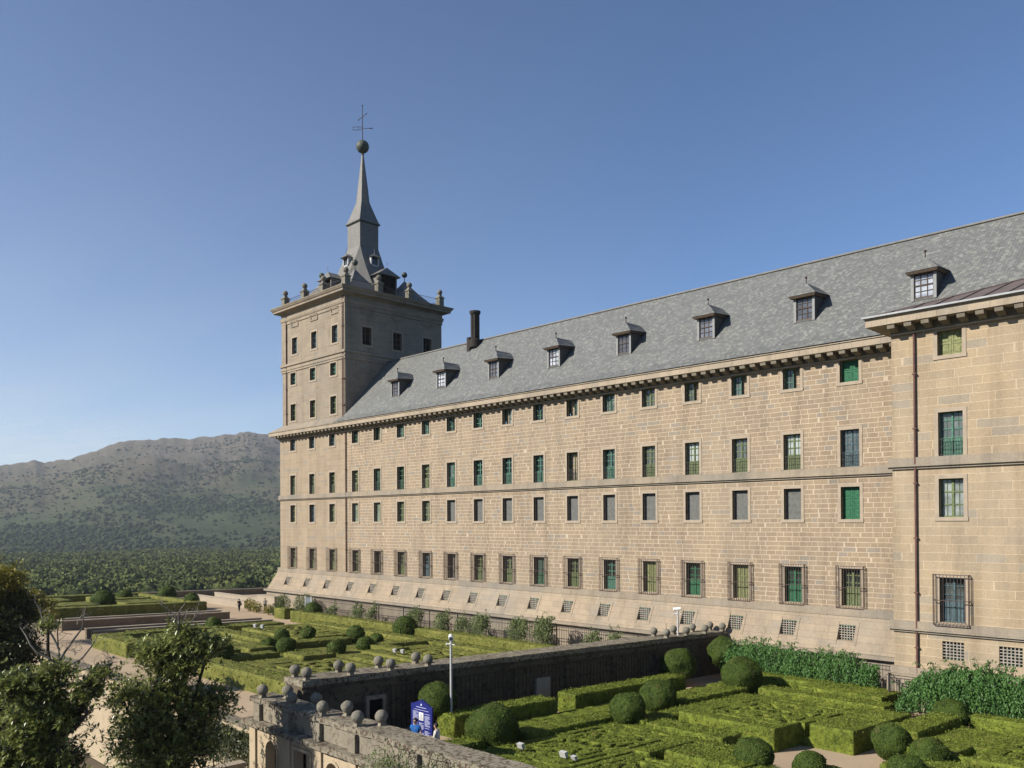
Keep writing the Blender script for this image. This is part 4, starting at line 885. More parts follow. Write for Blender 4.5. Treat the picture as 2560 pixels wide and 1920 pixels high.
# dark arch in the retaining wall
# iron fences
def fence(name, label, runs, z0, z1, step=.15, rg=.016, hoops=False):
    a = runs[0][0]; t = thing(name, label, 'fence', (a[0], a[1], z0))
    bars, rails = MB(), MB()
    for a, b in runs:
        a, b = Vector((*a, 0)), Vector((*b, 0)); L = (b - a).length; n = int(L / step); d = (b - a) / n
        for zz in (z1 - .03, z1 - .28, z0 + .25): rails.tube(a + Vector((0, 0, zz)), b + Vector((0, 0, zz)), .026, n=5)
        for k in range(n + 1):
            p = a + d * k; bars.tube(p + Vector((0, 0, z0)), p + Vector((0, 0, z1)), rg, n=4, cap=False)
        m = max(1, int(L / 4.2))
        for k in range(m + 1):
            p = a + (b - a) * k / m; q = MB(); q.tube(p + Vector((0, 0, z0)), p + Vector((0, 0, z1 + .10)), .05, n=6); q.build('post', M['darkiron'], t)
    rails.build('rails', M['darkiron'], t); bars.build('bars', M['darkiron'], t); return t
fence('iron_fence', 'tall iron railing along the palace base behind the left garden', [((-87.6, -3.5), (-35.7, -3.5))], -.4, 1.92, .2, .024)
fence('iron_fence', 'iron railing behind the wisteria at the foot of the right part of the wing', [((-33.9, -3.4), (-20.4, -3.4)), ((-20.4, -3.4), (-19.7, -6.3))], -.4, 1.85, .2)
fence('iron_fence', 'iron railing in front of the projecting block at the right edge', [((-19.6, -6.5), (2, -6.5))], -.3, 1.75, .22)
g_ = thing('metal_gate', 'blue grey metal gate leaf at the far end of the iron railing', 'gate', (-88.6, -3.6, -.3))
mb = MB(); mb.box(-89.5, -88.3, -3.62, -3.56, -.2, 1.9); mb.build('gate_leaf', M['bluesteel'], g_)
mb = MB(); mb.box(-89.65, -89.5, -3.66, -3.5, -.4, 2.05); mb.box(-88.3, -88.15, -3.66, -3.5, -.4, 2.05); mb.build('gate_post', M['greymetal'], g_)

# ================================================================ HEDGES
def groove_pattern(u0, u1, v0, v1, seed, dense=1.0):
    """geometric slits between the little clipped hedges of one parterre bed"""
    rnd = random.Random(seed); cu, cv = (u0 + u1) / 2, (v0 + v1) / 2; hu, hv = (u1 - u0) / 2, (v1 - v0) / 2
    segs, arcs = [], []
    for t, g in ((.80, .75), (.58, .55)):
        a, b = hu * t, hv * t
        for s in (-1, 1):
            segs += [(cu - a * g, cv + s * b, cu - a * .18, cv + s * b), (cu + a * .18, cv + s * b, cu + a * g, cv + s * b), (cu + s * a, cv - b * g, cu + s * a, cv - b * .2), (cu + s * a, cv + b * .2, cu + s * a, cv + b * g)]
    for sx in (-1, 1):
        for sy in (-1, 1):
            segs.append((cu + sx * hu * .18, cv + sy * hv * .18, cu + sx * hu * .40, cv + sy * hv * .40)); segs.append((cu + sx * hu * .40, cv + sy * hv * .16, cu + sx * hu * .52, cv + sy * hv * .05))
            arcs.append((cu + sx * hu * .30, cv + sy * hv * .02, min(hu, hv) * .10)); arcs.append((cu + sx * hu * .5, cv + sy * hv * .5, min(hu, hv) * .12))
    arcs.append((cu, cv, min(hu, hv) * .16)); arcs.append((cu, cv + hv * .42, min(hu, hv) * .10)); arcs.append((cu, cv - hv * .42, min(hu, hv) * .10))
    return segs, arcs
def hedge(name, label, rects, h, res=.16, mat='hedge', pattern=None, holes=(), leaves=0.0, cat='hedge', group=None, h0=0.0, gw=.11, gd=.65, rim=0.0, leaf=.075):
    if pattern: res *= .72
    us = [r[0] for r in rects] + [r[1] for r in rects]; vs = [r[2] for r in rects] + [r[3] for r in rects]
    U0, U1, V0, V1 = min(us), max(us), min(vs), max(vs)
    nu, nv = max(1, round((U1 - U0) / res)), max(1, round((V1 - V0) / res)); du, dv = (U1 - U0) / nu, (V1 - V0) / nv
    segs, arcs = pattern if pattern else ([], [])
    H = np.zeros((nu + 2, nv + 2))
    for i in range(nu):
        for j in range(nv):
            u, v = U0 + (i + .5) * du, V0 + (j + .5) * dv
            if not any(a <= u <= b and c <= v <= d for a, b, c, d in rects): continue
            hh = h
            if rim and min(u - U0, U1 - u, v - V0, V1 - v) > .55: hh = h - rim
            for x0, y0, x1, y1 in segs:
                L2 = (x1 - x0) ** 2 + (y1 - y0) ** 2 + 1e-9; t = max(0, min(1, ((u - x0) * (x1 - x0) + (v - y0) * (y1 - y0)) / L2))
                if math.hypot(u - x0 - t * (x1 - x0), v - y0 - t * (y1 - y0)) < gw: hh = min(hh, h - gd)
            for x, y, r in arcs:
                if math.hypot(u - x, v - y) < r: hh = min(hh, h - gd * 1.2)
            if any(a <= u <= b and c <= v <= d for a, b, c, d in holes): hh = 0
            H[i + 1, j + 1] = hh
    idx = {}; VV = []; FF = []
    def P(i, j, z):
        key = (i, j, round(z, 3))
        if key not in idx:
            p = G(U0 + i * du, V0 + j * dv, z)
            q = (noise.noise_vector(p * 2.3) * .05 + noise.noise_vector(p * 7) * .045) * (.45 if pattern else 1)
            if z <= h0 + .01: q.z = 0
            idx[key] = len(VV); VV.append(p + q)
        return idx[key]
    for i in range(1, nu + 1):
        for j in range(1, nv + 1):
            z = H[i, j]
            if z <= 0: continue
            FF.append((P(i - 1, j - 1, z), P(i, j - 1, z), P(i, j, z), P(i - 1, j, z)))
            for di, dj, a, b in ((-1, 0, (i - 1, j), (i - 1, j - 1)), (1, 0, (i, j - 1), (i, j)), (0, -1, (i - 1, j - 1), (i, j - 1)), (0, 1, (i, j), (i - 1, j))):
                z2 = max(H[i + di, j + dj], h0)
                if z2 < z - 1e-4:
                    n = max(1, round((z - z2) / max(res, .2)))
                    for k in range(n):
                        za, zb = z2 + (z - z2) * k / n, z2 + (z - z2) * (k + 1) / n
                        FF.append((P(*a, za), P(*b, za), P(*b, zb), P(*a, zb)))
    c = tuple(G((U0 + U1) / 2, (V0 + V1) / 2, 0))
    F4 = np.array(FF); VA = np.array([tuple(v) for v in VV])
    if leaves <= 0:
        o = np_mesh(name, VA, F4, M[mat], None, c); return tag(o, label, cat, group)
    t = thing(name, label, cat, c, group)
    np_mesh('clipped_body', VA, F4, M[mat], t, None)
    fc = VA[F4].mean(1); nrm = np.cross(VA[F4[:, 1]] - VA[F4[:, 0]], VA[F4[:, 3]] - VA[F4[:, 0]]); nrm /= np.linalg.norm(nrm, axis=1)[:, None] + 1e-9
    hloc = fc[:, 2] + .0217 * (fc[:, 1] + 20); ue = fc[:, 0] - .0595 * (fc[:, 1] + 20)
    keep = np.where((hloc > h - .12) | (np.minimum(np.minimum(ue - U0, U1 - ue), np.minimum(fc[:, 1] - V0, V1 - fc[:, 1])) < .22) | (pattern is None))[0]
    k = int(len(F4) * leaves * (.22 if pattern else 1)); s = keep[RNG.integers(0, len(keep), k)]; wgt = RNG.random((k, 2))
    P0 = VA[F4[s, 0]] * ((1 - wgt[:, :1]) * (1 - wgt[:, 1:])) + VA[F4[s, 1]] * (wgt[:, :1] * (1 - wgt[:, 1:])) + VA[F4[s, 2]] * (wgt[:, :1] * wgt[:, 1:]) + VA[F4[s, 3]] * ((1 - wgt[:, :1]) * wgt[:, 1:])
    P0 = P0 + nrm[s] * (RNG.random((k, 1)) ** 2 * .10)
    LV, LF = leaf_quads(P0, leaf, nrm[s], aspect=.7, jitter=1.2)
    np_mesh('leaves', LV, LF, M['hedgeleaf'], t, None); return t
RG = 'clipped box hedges of the near right parterre'
def R(label, rects, h, pat=None, **k):
    return hedge('box_hedge', label, rects, h, res=k.pop('res', .11), pattern=pat, leaves=k.pop('leaves', 2.6), group=RG, **k)
R('tall straight box hedge in front of the trellis wall, nearer to the blue sign', [(-32.4, -31.1, -29.5, -22.45)], 1.12)
R('long tall box hedge in front of the trellis wall, ending below two round topiaries', [(-32.5, -31.2, -20.95, -10.9)], 1.15)
R('low hedge strip between the nearest round topiary and the next one', [(-28.4, -27.1, -28.3, -21.5)], .80)
R('near flat parterre bed with slit pattern just behind the mossy parapet', [(-26.8, -22.4, -32.0, -22.2)], .62, groove_pattern(-26.8, -22.4, -32.0, -22.2, 1))
R('low front hedge running along the mossy parapet below the nearest topiary', [(-28.7, -17, -33.3, -32.1), (-28.7, -27.6, -32.2, -28.7)], .75)
R('low hedge strip reaching from the shrub by the trellis wall to a big round topiary', [(-29.1, -27.4, -16.2, -10.0)], .82)
R('large square parterre bed with round holes and a sharp notch over the gravel', [(-24.9, -19.55, -20.1, -12.9), (-19.55, -16.95, -17.8, -11.7)], 1.12, groove_pattern(-24.6, -18.6, -19.8, -12.8, 2))
R('long low step hedge along the near left side of the square bed', [(-26.4, -25.3, -22.4, -12.0)], .85)
R('low stepped hedge in front of the square bed beside a dark topiary', [(-24.9, -20.6, -22.7, -21.2)], .9)
R('straight hedge behind the square bed, below the hanging wisteria', [(-26.1, -18.7, -10.9, -9.6)], 1.1)
R('wide hedge block against the railing below the left wisteria', [(-31.2, -24.8, -6.6, -4.3), (-24.9, -20.0, -8.4, -5.4)], 1.1, res=.16)
R('hedge ledge between the block by the railing and the straight hedge', [(-26.2, -19.4, -9.55, -8.5)], .6, res=.16)
R('hedge block with a straight dark shaded side right of the square bed', [(-16.45, -15.0, -15.7, -10.5)], 1.12)
R('straight hedge below the right wisteria at the right edge', [(-14.9, -5, -9.9, -8.8)], 1.12, res=.16)
R('right hand parterre bed with a deep square pit at the right edge', [(-14.35, -6, -18.3, -12.2)], .98, groove_pattern(-11.6, -6.5, -17.8, -12.4, 3), holes=[(-12.5, -11.9, -18.1, -16.0)])
R('hedge bed in front of the right hand bed, next to two dark topiaries', [(-14.0, -4, -21.6, -19.0)], .9)
R('small hedge block at the bottom edge beside the pale gravel', [(-20.9, -17.2, -26.5, -24.3)], .9)
R('low bed with slits between the front hedge and the bottom edge', [(-22.0, -17.2, -31.6, -27.2)], .7, groove_pattern(-22, -17.2, -31.6, -27.2, 5))
R('narrow low hedge left of the small block at the bottom edge', [(-22.1, -21.3, -27.0, -23.4), (-22.1, -18.8, -23.9, -23.2)], .8)
R('low hedge bed at the bottom edge in front of the lone small topiary', [(-17.15, -16.0, -28, -24.9)], .8)
R('flat hedge bed at the bottom right corner', [(-15.9, -5, -27.8, -23.2)], .85, groove_pattern(-15.5, -8, -27.5, -23.5, 6))
LG = 'clipped box hedges of the far left parterre'
def Lh(label, rects, h, pat=None, **k):
    return hedge('box_hedge', label, rects, h, res=k.pop('res', .22), pattern=pat, mat='hedgefar', leaves=k.pop('leaves', 1.1), group=LG, gw=.19, gd=.6, leaf=.12, **k)
Lh('long tall hedge along the pink gravel path, front side of the left parterre', [(-56.6, -37.5, -31.2, -29.5)], 1.15)
Lh('hedge corner behind the tall magnolia at the left end of the left parterre', [(-76.2, -68.3, -31.8, -29.9), (-76.2, -74.6, -30, -27.5)], 1.15)
Lh('front hedge of the left parterre partly hidden by the middle magnolia', [(-67.4, -59.4, -31.4, -29.9)], 1.1)
Lh('slit patterned bed of the left parterre nearest to the stone balls', [(-55.8, -38, -28.6, -22.2)], .86, groove_pattern(-54.5, -43, -28.4, -22.3, 11))
Lh('slit patterned bed behind the middle magnolia', [(-76, -61.8, -28.4, -22.8)], .86, groove_pattern(-75, -63, -28.2, -23, 12))
Lh('slit patterned far bed of the left parterre beside the stair trench', [(-76, -65.6, -18.6, -12.2)], .86, groove_pattern(-75.6, -66, -18.4, -12.4, 13))
Lh('slit patterned far bed of the left parterre behind the stone balls', [(-55.6, -38, -18.8, -12.6)], .86, groove_pattern(-55, -42, -18.6, -12.8, 14))
Lh('short tall hedge block in front of the topiaries in the left parterre', [(-58.3, -56.9, -28.6, -24.9)], 1.1)
Lh('square hedge block right of the central topiaries in the left parterre', [(-56.4, -53.6, -24.9, -22.2)], 1.15)
Lh('narrow hedge block left of the central topiaries', [(-61.7, -60.4, -25.6, -23.4)], 1.05)
Lh('wide central hedge with a dark shaded side among the topiaries', [(-62.6, -60.9, -21.4, -16.2)], 1.15)
Lh('low hedge right of the central topiaries, below the big dome topiary', [(-57.6, -56.3, -16.4, -10.6), (-57.6, -53.6, -17.2, -15.7)], 1.05)
Lh('strip hedge along the far side of the left parterre', [(-76, -37.5, -11.9, -10.4)], 1.0)
Lh('long back hedge in front of the iron railing', [(-85.6, -37.5, -8.3, -6.9)], 1.25)
Lh('short hedge block at the far end of the back hedge by the gate', [(-90.6, -88.2, -7.6, -6.3)], 1.2)
Lh('strip hedge beside the nearer trench wall', [(-79.4, -77.3, -28, -13.5)], .9)
Lh('dividing hedge across the middle of the left parterre', [(-76, -65.8, -21.9, -20.2)], .95)
Lh('dividing hedge from the central topiaries towards the dark wall', [(-53.2, -38, -21.6, -20.0)], .95)
FGp = 'hedges of the farthest parterre'
for lab, rc, h in (('near hedge edge of the farthest parterre, with a dark shaded side', [(-105.6, -103.6, -29.6, -9.8)], 1.15), ('far hedge edge of the farthest parterre below the boundary wall', [(-125.5, -123.6, -29, -9.6)], 1.1), ('end hedge of the farthest parterre beside the ramp walls', [(-123.4, -105.8, -10.9, -9.6)], 1.1),
                   ('left inner hedge block of the farthest parterre', [(-111, -107.5, -27.8, -21)], 1.1), ('right inner hedge block of the farthest parterre', [(-111.4, -107.5, -18.2, -13)], 1.1), ('rear left hedge block of the farthest parterre', [(-121, -116, -27, -21.5)], 1.1), ('rear right hedge block of the farthest parterre', [(-121, -114.8, -18.5, -12.4)], 1.1), ('flat middle hedge of the farthest parterre', [(-114.2, -112.4, -28, -12.5)], 1.0)):
    hedge('box_hedge', lab, rc, h, res=.4, mat='hedgefar', group=FGp, leaves=.5, leaf=.13)
# ---------------------------------------------------------------- topiary
def blob(c, r, hc, seed, sub=4, flat=.92, amp=.085):
    bm = bmesh.new(); bmesh.ops.create_icosphere(bm, subdivisions=sub, radius=1.0)
    V_ = []
    for v in bm.verts:
        p = v.co.copy(); q = p * (1 + noise.noise(p * 1.2 + Vector((seed, 7, 0))) * .13 + noise.noise(p * 2.2 + Vector((seed, 0, 0))) * amp + noise.noise(p * 7 + Vector((seed, 3, 0))) * amp * .6)
        z = q.z * r * flat
        w = 1.0
        if q.z < 0: w = 1.0; z = q.z * hc
        V_.append((c[0] + q.x * r * w, c[1] + q.y * r * w, c[2] + z))
    Fq = [[v.index for v in f.verts] for f in bm.faces]; bm.free(); return np.array(V_), np.array(Fq)
def topiary(label, u, v, hc, r, near, group, flat=.92):
    c = G(u, v, hc); base = G(u, v, 0); t = thing('topiary', label, 'topiary', tuple(base), group)
    V_, F_q = blob(c, r, min(hc, r * .97), u * 3.1 + v, 4 if near else 3, flat)
    np_mesh('clipped_body', V_, F_q, M['topiary'], t, None, smooth=False)
    n = int((5200 if near else 1100) * r * r); D = RNG.normal(size=(n, 3)); D /= np.linalg.norm(D, axis=1)[:, None]
    P0 = D * (1 + .05 * (RNG.random((n, 1)) - .35)); lower = np.where(P0[:, 2] < 0, min(hc, r * .97), r * flat); Pp = np.stack([P0[:, 0] * r, P0[:, 1] * r, P0[:, 2] * lower], 1) + np.array(c)
    nz3 = np.array([1 + noise.noise(Vector(d) * 1.2 + Vector((u * 3.1 + v, 7, 0))) * .13 + noise.noise(Vector(d) * 2.2 + Vector((u * 3.1 + v, 0, 0))) * .085 for d in D])[:, None]; Pp = (Pp - np.array(c)) * nz3 + np.array(c)
    LV, LF = leaf_quads(Pp, .06 if near else .12, D, aspect=.7, jitter=1.1); np_mesh('leaves', LV, LF, M['topleaf'], t, None)
    mb = MB(); mb.tube(base - Vector((0, 0, .1)), c, .12, .10, 7); mb.build('stem', M['bark'], t); return t
TR = [(-17.77, -24.75, .95, .85, 'round dark topiary beside the dark hedge notch over the gravel'), (-15.64, -24.09, .85, .69, 'small dark topiary standing alone on the pale gravel at the bottom edge'), (-15.22, -17.8, 1.0, .86, 'round topiary on the hedge corner right of the deep notch'), (-13.17, -18.86, .95, .79, 'round topiary casting a shadow on the right hand bed'), (-12.73, -22.02, .9, .74, 'loose round bush at the bottom edge, right of the gravel'), (-15.84, -9.72, .95, .89, 'rounded shrub directly below the right wisteria'),
      (-28.1, -29.66, 1.1, 1.2, 'largest and nearest round topiary just behind the mossy parapet'), (-26.48, -22.14, 1.25, .91, 'round topiary in front of the twin on the low hedge strip'), (-27.89, -17.89, 1.2, 1.01, 'round topiary just behind its twin, at the end of a low strip'), (-33.3, -8.77, 1.5, 1.13, 'egg shaped topiary against the shaded wall above the long tall hedge'), (-32.9, -3.6 - .6, 1.95, 1.10, 'dark topiary in the wall corner under the last stone balls'), (-28.36, -9.1, 1.35, 1.23, 'broad dome topiary in full sun before the left wisteria'), (-32.9, -29.1, 1.65, .95, 'round topiary behind the blue sign in front of the trellis wall')]
for u, v, hc, r, lab in TR: topiary(lab, u, v, hc, r, True, 'round topiaries of the right parterre')
TL = [(-83.14, -6.89, 1.35, 1.0, 'mushroom shaped bush at the far end of the back hedge'), (-64.23, -8.35, 1.2, 1.16, 'big dome topiary in front of the back hedge of the left parterre'), (-62.03, -15.09, 1.3, .79, 'round topiary above the low hedge, right of the centre'), (-57.46, -17.17, 1.0, .72, 'dark topiary in the shade right of the central group'), (-59.66, -14.61, 1.0, .59, 'small topiary half hidden behind its darker neighbour'), (-57.09, -20.03, 1.0, .77, 'lone topiary at the front right of the central group'), (-64.22, -18.37, 1.45, .63, 'round topiary standing on the central hedge'), (-60.12, -22.65, 1.0, .80, 'largest topiary of the front left central group'), (-65.57, -20.04, 1.2, .63, 'topiary at the back left of the central group'), (-61.89, -23.16, 1.0, .63, 'leftmost small topiary of the central group'),
      (-58.16, -29.1, 1.2, 1.15, 'very dark topiary behind the middle magnolia on the front hedge'), (-79.01, -19.98, 1.0, .78, 'topiary by the end of the nearer stair trench wall')]
for u, v, hc, r, lab in TL: topiary(lab, u, v, hc, r, False, 'round topiaries of the left parterre')
for u, v, hc, r, lab in [(-112.07, -19.25, 1.2, 1.39, 'broad dark dome in the farthest parterre'), (-118.15, -14.59, 1.1, 1.02, 'low flat topped shrub in the farthest parterre'), (-116.49, -9.68, 1.3, 1.25, 'bright rounded shrub at the end of the farthest parterre'), (-107.6, -10.0, 1.2, .95, 'dark round shrub at the corner beside the ramp wall'), (-124, -24, 1.0, 1.1, 'small shrub at the far left of the farthest parterre')]:
    topiary(lab, u, v, hc, r, False, 'shrubs of the farthest parterre')
def base_bed(label, rects, h, mat, leaves, res, leaf, group):
    hedge('box_hedge', label, rects, h, res=res, mat=mat, leaves=leaves, leaf=leaf, group=group)
base_bed('low green underplanting filling the left parterre between its taller hedges', [(-75.6, -38, -29.8, -10.2)], .62, 'hedgefar', .8, .4, .11, LG)
base_bed('low green underplanting between the wall side hedges of the right parterre', [(-30.9, -25.3, -27.9, -9.8), (-25.4, -20, -21.0, -20.0)], .42, 'hedge', 1.5, .2, .06, RG)
base_bed('low green planting below the left wisteria', [(-31, -20.8, -9.0, -4.5)], .45, 'hedge', 1.2, .25, .06, RG)
base_bed('low green planting at the right edge between the beds', [(-14.9, -4, -12.5, -9.0), (-14.6, -4, -19.2, -18)], .5, 'hedge', 1.2, .22, .06, RG)
# ================================================================ CLIMBERS AND WISTERIA
def drape(name, label, cat, x0, x1, y, z0, ztop, n, size, mat, loc_group=None, sprays=30, droop=1.3):
    t = thing(name, label, cat, ((x0 + x1) / 2, y, -.3), loc_group); P = []; ST = MB()
    for k in range(n):
        x = random.uniform(x0, x1); top = ztop(x) * random.uniform(.55, 1.0)
        L = random.uniform(.8, 1.7); yy = y + random.uniform(-.5, .5); out = random.uniform(.2, .9); dx = random.uniform(-.5, .5)
        for s in range(16):
            f = s / 15; P.append((x + dx * f + random.gauss(0, .05), yy - out * math.sin(f * 1.5) + random.gauss(0, .05), max(z0, top - L * f * f + random.gauss(0, .04))))
    for k in range(sprays):
        x = random.uniform(x0, x1); zt = ztop(x); a = random.uniform(-1, 1); yy = y + random.uniform(-.3, .3); hh = random.uniform(.3, .75)
        pts = [Vector((x + a * f * .9, yy - .2 * f, zt * .92 + hh * math.sin(f * 2.2))) for f in (0, .33, .66, 1)]
        for p, q in zip(pts[:-1], pts[1:]):
            ST.tube(p, q, .012, n=3, cap=False)
            for j in range(4): r = p.lerp(q, random.random()); P.append((r.x + random.gauss(0, .06), r.y + random.gauss(0, .06), r.z - .05 + random.gauss(0, .05)))
    Nn = np.tile(np.array([[.2, -1, .35]]), (len(P), 1)); LV, LF = leaf_quads(np.array(P), size, Nn, droop=droop, aspect=.42, jitter=1.4)
    np_mesh('foliage', LV, LF, M[mat], t, None)
    for k in range(max(2, int((x1 - x0) / 1.5))): x = x0 + (k + .5) * (x1 - x0) / max(2, int((x1 - x0) / 1.5)); ST.tube((x, y + .1, z0 - .3), (x + random.uniform(-.3, .3), y, ztop(x) * .8), .05, .02, 5)
    ST.build('stems', M['bark'], t); return t
def prof(pts):
    xs, zs = [p[0] for p in pts], [p[1] for p in pts]
    return lambda x: float(np.interp(x, xs, zs)) + .22 * noise.noise(Vector((x * 1.3, 0, 4)))
drape('wisteria', 'bright green wisteria hanging over the railing at the wing, left of the projecting block', 'climbing plant', -31.2, -21.1, -4.5, .55, prof([(-31.2, 2.0), (-29.5, 2.55), (-26, 2.35), (-23.4, 2.5), (-21.1, 1.9)]), 1250, .17, 'vine', sprays=46)
drape('wisteria', 'dense bright green wisteria with wispy shoots at the right edge below the barred windows', 'climbing plant', -18.5, -4, -7.2, .3, prof([(-18.5, .9), (-18.1, 2.0), (-16.5, 2.65), (-14.5, 3.0), (-12, 2.75), (-4, 2.8)]), 2200, .17, 'vine', sprays=90)
CL = [(-82.6, .9, .9), (-77.4, 1.1, 1.3), (-74.8, .8, 1.4), (-67.3, 1.6, 1.5), (-63.0, 1.3, 1.5), (-60.0, 1.2, 1.3), (-57.6, 1.6, 1.7), (-52.5, 1.7, 1.7), (-49.4, 1.6, 2.1), (-44.1, 1.2, 1.3), (-41.9, .9, 1.5)]
for i, (x, w, z) in enumerate(CL):
    drape('climbing_shrub', '%s leafy climber from the left along the iron railing of the left garden' % NUM[i], 'climbing plant', x - w / 2, x + w / 2, -4.0, .1, lambda q, z=z: z + .6, int(55 * w * z), .17, 'climber', 'climbers along the iron railing', sprays=3, droop=.4)
for i, (u, v, r, h, lab) in enumerate([(-100.1, -5.8, 1.0, 1.7, 'reddish loose shrub where two visitors stand'), (-97.2, -6.4, .95, 1.5, 'ochre shrub second in the row by the tower platform'), (-94.2, -6.4, .9, 1.35, 'low rusty shrub in the middle of the row by the tower platform'), (-92.0, -6.6, 1.1, 1.6, 'dense green shrub at the near end of the row by the tower platform'), (-96.3, -3.4, 1.3, 2.3, 'tall pale climber growing on the wall below the tower'), (-91.6, -3.1, 1.9, 2.6, 'broad pale climber beside the blue grey gate')]):
    p = G(u, v, 0); t = thing('garden_shrub', lab, 'shrub', tuple(p), 'shrubs at the foot of the tower'); n = int(420 * r * h)
    Q = RNG.normal(size=(n, 3)); Q /= np.linalg.norm(Q, axis=1)[:, None]; Q *= (RNG.random((n, 1)) ** .35); Q = Q * np.array([r, r * .7, h / 2]) + np.array([p.x, p.y, p.z + h / 2])
    LV, LF = leaf_quads(Q, .16, aspect=.6); np_mesh('foliage', LV, LF, M['climber' if i > 3 else 'topleaf' if i == 3 else 'yellowleaf'], t, None)
    mb = MB()
    for k in range(5): mb.tube(p, p + Vector((random.uniform(-.5, .5) * r, random.uniform(-.4, .4) * r, h * .7)), .03, .01, 4)
    mb.build('stems', M['bark'], t)
# ivy on the front parapet
drape('ivy', 'pale green ivy spilling over the outside of the mossy parapet', 'climbing plant', -27.0, -20.4, -37.45, .6, lambda x: 2.25 + .3 * noise.noise(Vector((x, 1, 1))), 420, .10, 'climber', None, sprays=22, droop=1.0)
drape('ivy', 'dark creeper hanging on the retaining wall behind the magnolia', 'climbing plant', -46.5, -38.6, -36.1, -4.5, lambda x: .1 + .2 * noise.noise(Vector((x, 2, 1))), 500, .16, 'darkleaf', None, sprays=6, droop=1.2)

# ================================================================ TREES
def rosettes(C_, n_leaf, size, spread):
    Pp, Nn = [], []
    for c in C_:
        ax = Vector((random.gauss(0, .6), random.gauss(-.3, .6), random.uniform(.2, 1.2))).normalized(); q = ax.to_track_quat('Z', 'Y'); a0 = random.random() * 6.3
        for k in range(n_leaf):
            a = a0 + k * 2.4; e = random.uniform(.1, .75); d = q @ Vector((math.cos(a) * math.cos(e), math.sin(a) * math.cos(e), math.sin(e)))
            Pp.append((Vector(c), d))
    V_, F_ = [], []; i = 0
    for c, d in Pp:
        L = size * random.uniform(.7, 1.25); s = d.cross(Vector((0, 0, 1)));
        if s.length < 1e-3: s = Vector((1, 0, 0))
        s.normalize(); up = s.cross(d).normalized(); w = L * .19; b = c + d * spread
        m1 = b + d * L * .45
        V_ += [tuple(b), tuple(m1 + s * w + up * w * .35), tuple(b + d * L - up * L * .08), tuple(m1 - s * w + up * w * .35), tuple(m1)]
        F_ += [(i, i + 4, i + 1, i), (i + 4, i + 2, i + 1, i + 4), (i, i + 3, i + 4, i), (i + 3, i + 2, i + 4, i + 3)]; i += 5
    F3 = np.array([f[:3] for f in F_]); return np.array(V_), F3
def limb(mb, a, b, r0, r1, bend=.12, n=5, segs=5):
    a, b = Vector(a), Vector(b); L = (b - a).length; off = Vector((random.gauss(0, 1), random.gauss(0, 1), random.gauss(0, .5))) * L * bend; p = a
    for k in range(1, segs + 1):
        f = k / segs; q = a.lerp(b, f) + off * math.sin(f * math.pi) + (Vector((random.gauss(0, .02), random.gauss(0, .02), 0)) * L if k < segs else Vector((0, 0, 0)))
        mb.tube(p, q, r0 + (r1 - r0) * (k - 1) / segs, r0 + (r1 - r0) * f, n, cap=False); p = q
def tree(name, label, base, fork, ells, mat, leafsize, kind='rosette', nl=8, tw=.28, twigs=None, trunk_r=.22, shell=.5, dens=1.0):
    t = thing(name, label, 'tree', base); tb = MB(); fork = Vector(fork); limb(tb, base, fork, trunk_r, trunk_r * .75, .05, 9, 6); C_ = []
    for (x, y, z, rx, rz, n) in ells:
        c = Vector((x, y, z)); limb(tb, fork - Vector((0, 0, random.uniform(0, .8))), c - Vector((0, 0, rz * .4)), trunk_r * .5, .05, .12, 6)
        n = int(n * dens)
        for k in range(int(n)):
            d = Vector((random.gauss(0, 1), random.gauss(0, 1), random.gauss(0, 1))).normalized(); rr = random.random() ** shell
            if random.random() < .28: rr *= random.uniform(1.0, 1.6)
            C_.append(c + Vector((d.x * rx, d.y * rx, d.z * rz)) * rr)
        for k in range(max(4, int(n / 9))):
            limb(tb, c + Vector((random.gauss(0, .1), random.gauss(0, .1), -rz * .3)), random.choice(C_[-int(n):]), .035, .008, .15, 3, 3)
    tb.build('trunk', M['bark'], t)
    if kind == 'rosette':
        V_, F_ = rosettes(C_, nl, leafsize, tw * .1)
        Pn = []
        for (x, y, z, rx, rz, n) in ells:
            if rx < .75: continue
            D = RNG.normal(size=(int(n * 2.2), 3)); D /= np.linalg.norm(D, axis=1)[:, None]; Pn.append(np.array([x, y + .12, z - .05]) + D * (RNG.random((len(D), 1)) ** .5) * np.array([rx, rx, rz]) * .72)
        LV, LF = leaf_quads(np.concatenate(Pn), .2, aspect=.5); np_mesh('shade_dark_inner_foliage', LV, LF, M['darkleaf'], t, None)  # darker leaves paint the shade inside the crown
    else:
        Pn = np.array([tuple(c + Vector((random.gauss(0, .16), random.gauss(0, .16), random.gauss(0, .13)))) for c in C_ for _ in range(nl)]); V_, F_ = leaf_quads(Pn, leafsize, None, aspect=.6)
    np_mesh('crown', V_, F_, M[mat], t, None)
    if twigs:
        tm = MB()
        for a, b, cnt in twigs:
            a, b = Vector(a), Vector(b); limb(tm, a, b, .05, .018, .1, 5)
            for k in range(cnt):
                p = a.lerp(b, random.uniform(.35, 1)); q = p + Vector((random.gauss(0, .35), random.gauss(0, .35), random.uniform(.1, .7))); limb(tm, p, q, .014, .004, .2, 3, 3)
                for j in range(2): p2 = p.lerp(q, random.uniform(.4, .9)); limb(tm, p2, p2 + Vector((random.gauss(0, .2), random.gauss(0, .2), random.uniform(-.1, .35))), .007, .003, .1, 3, 2)
        tm.build('bare_twigs', M['twig'], t)
    return t
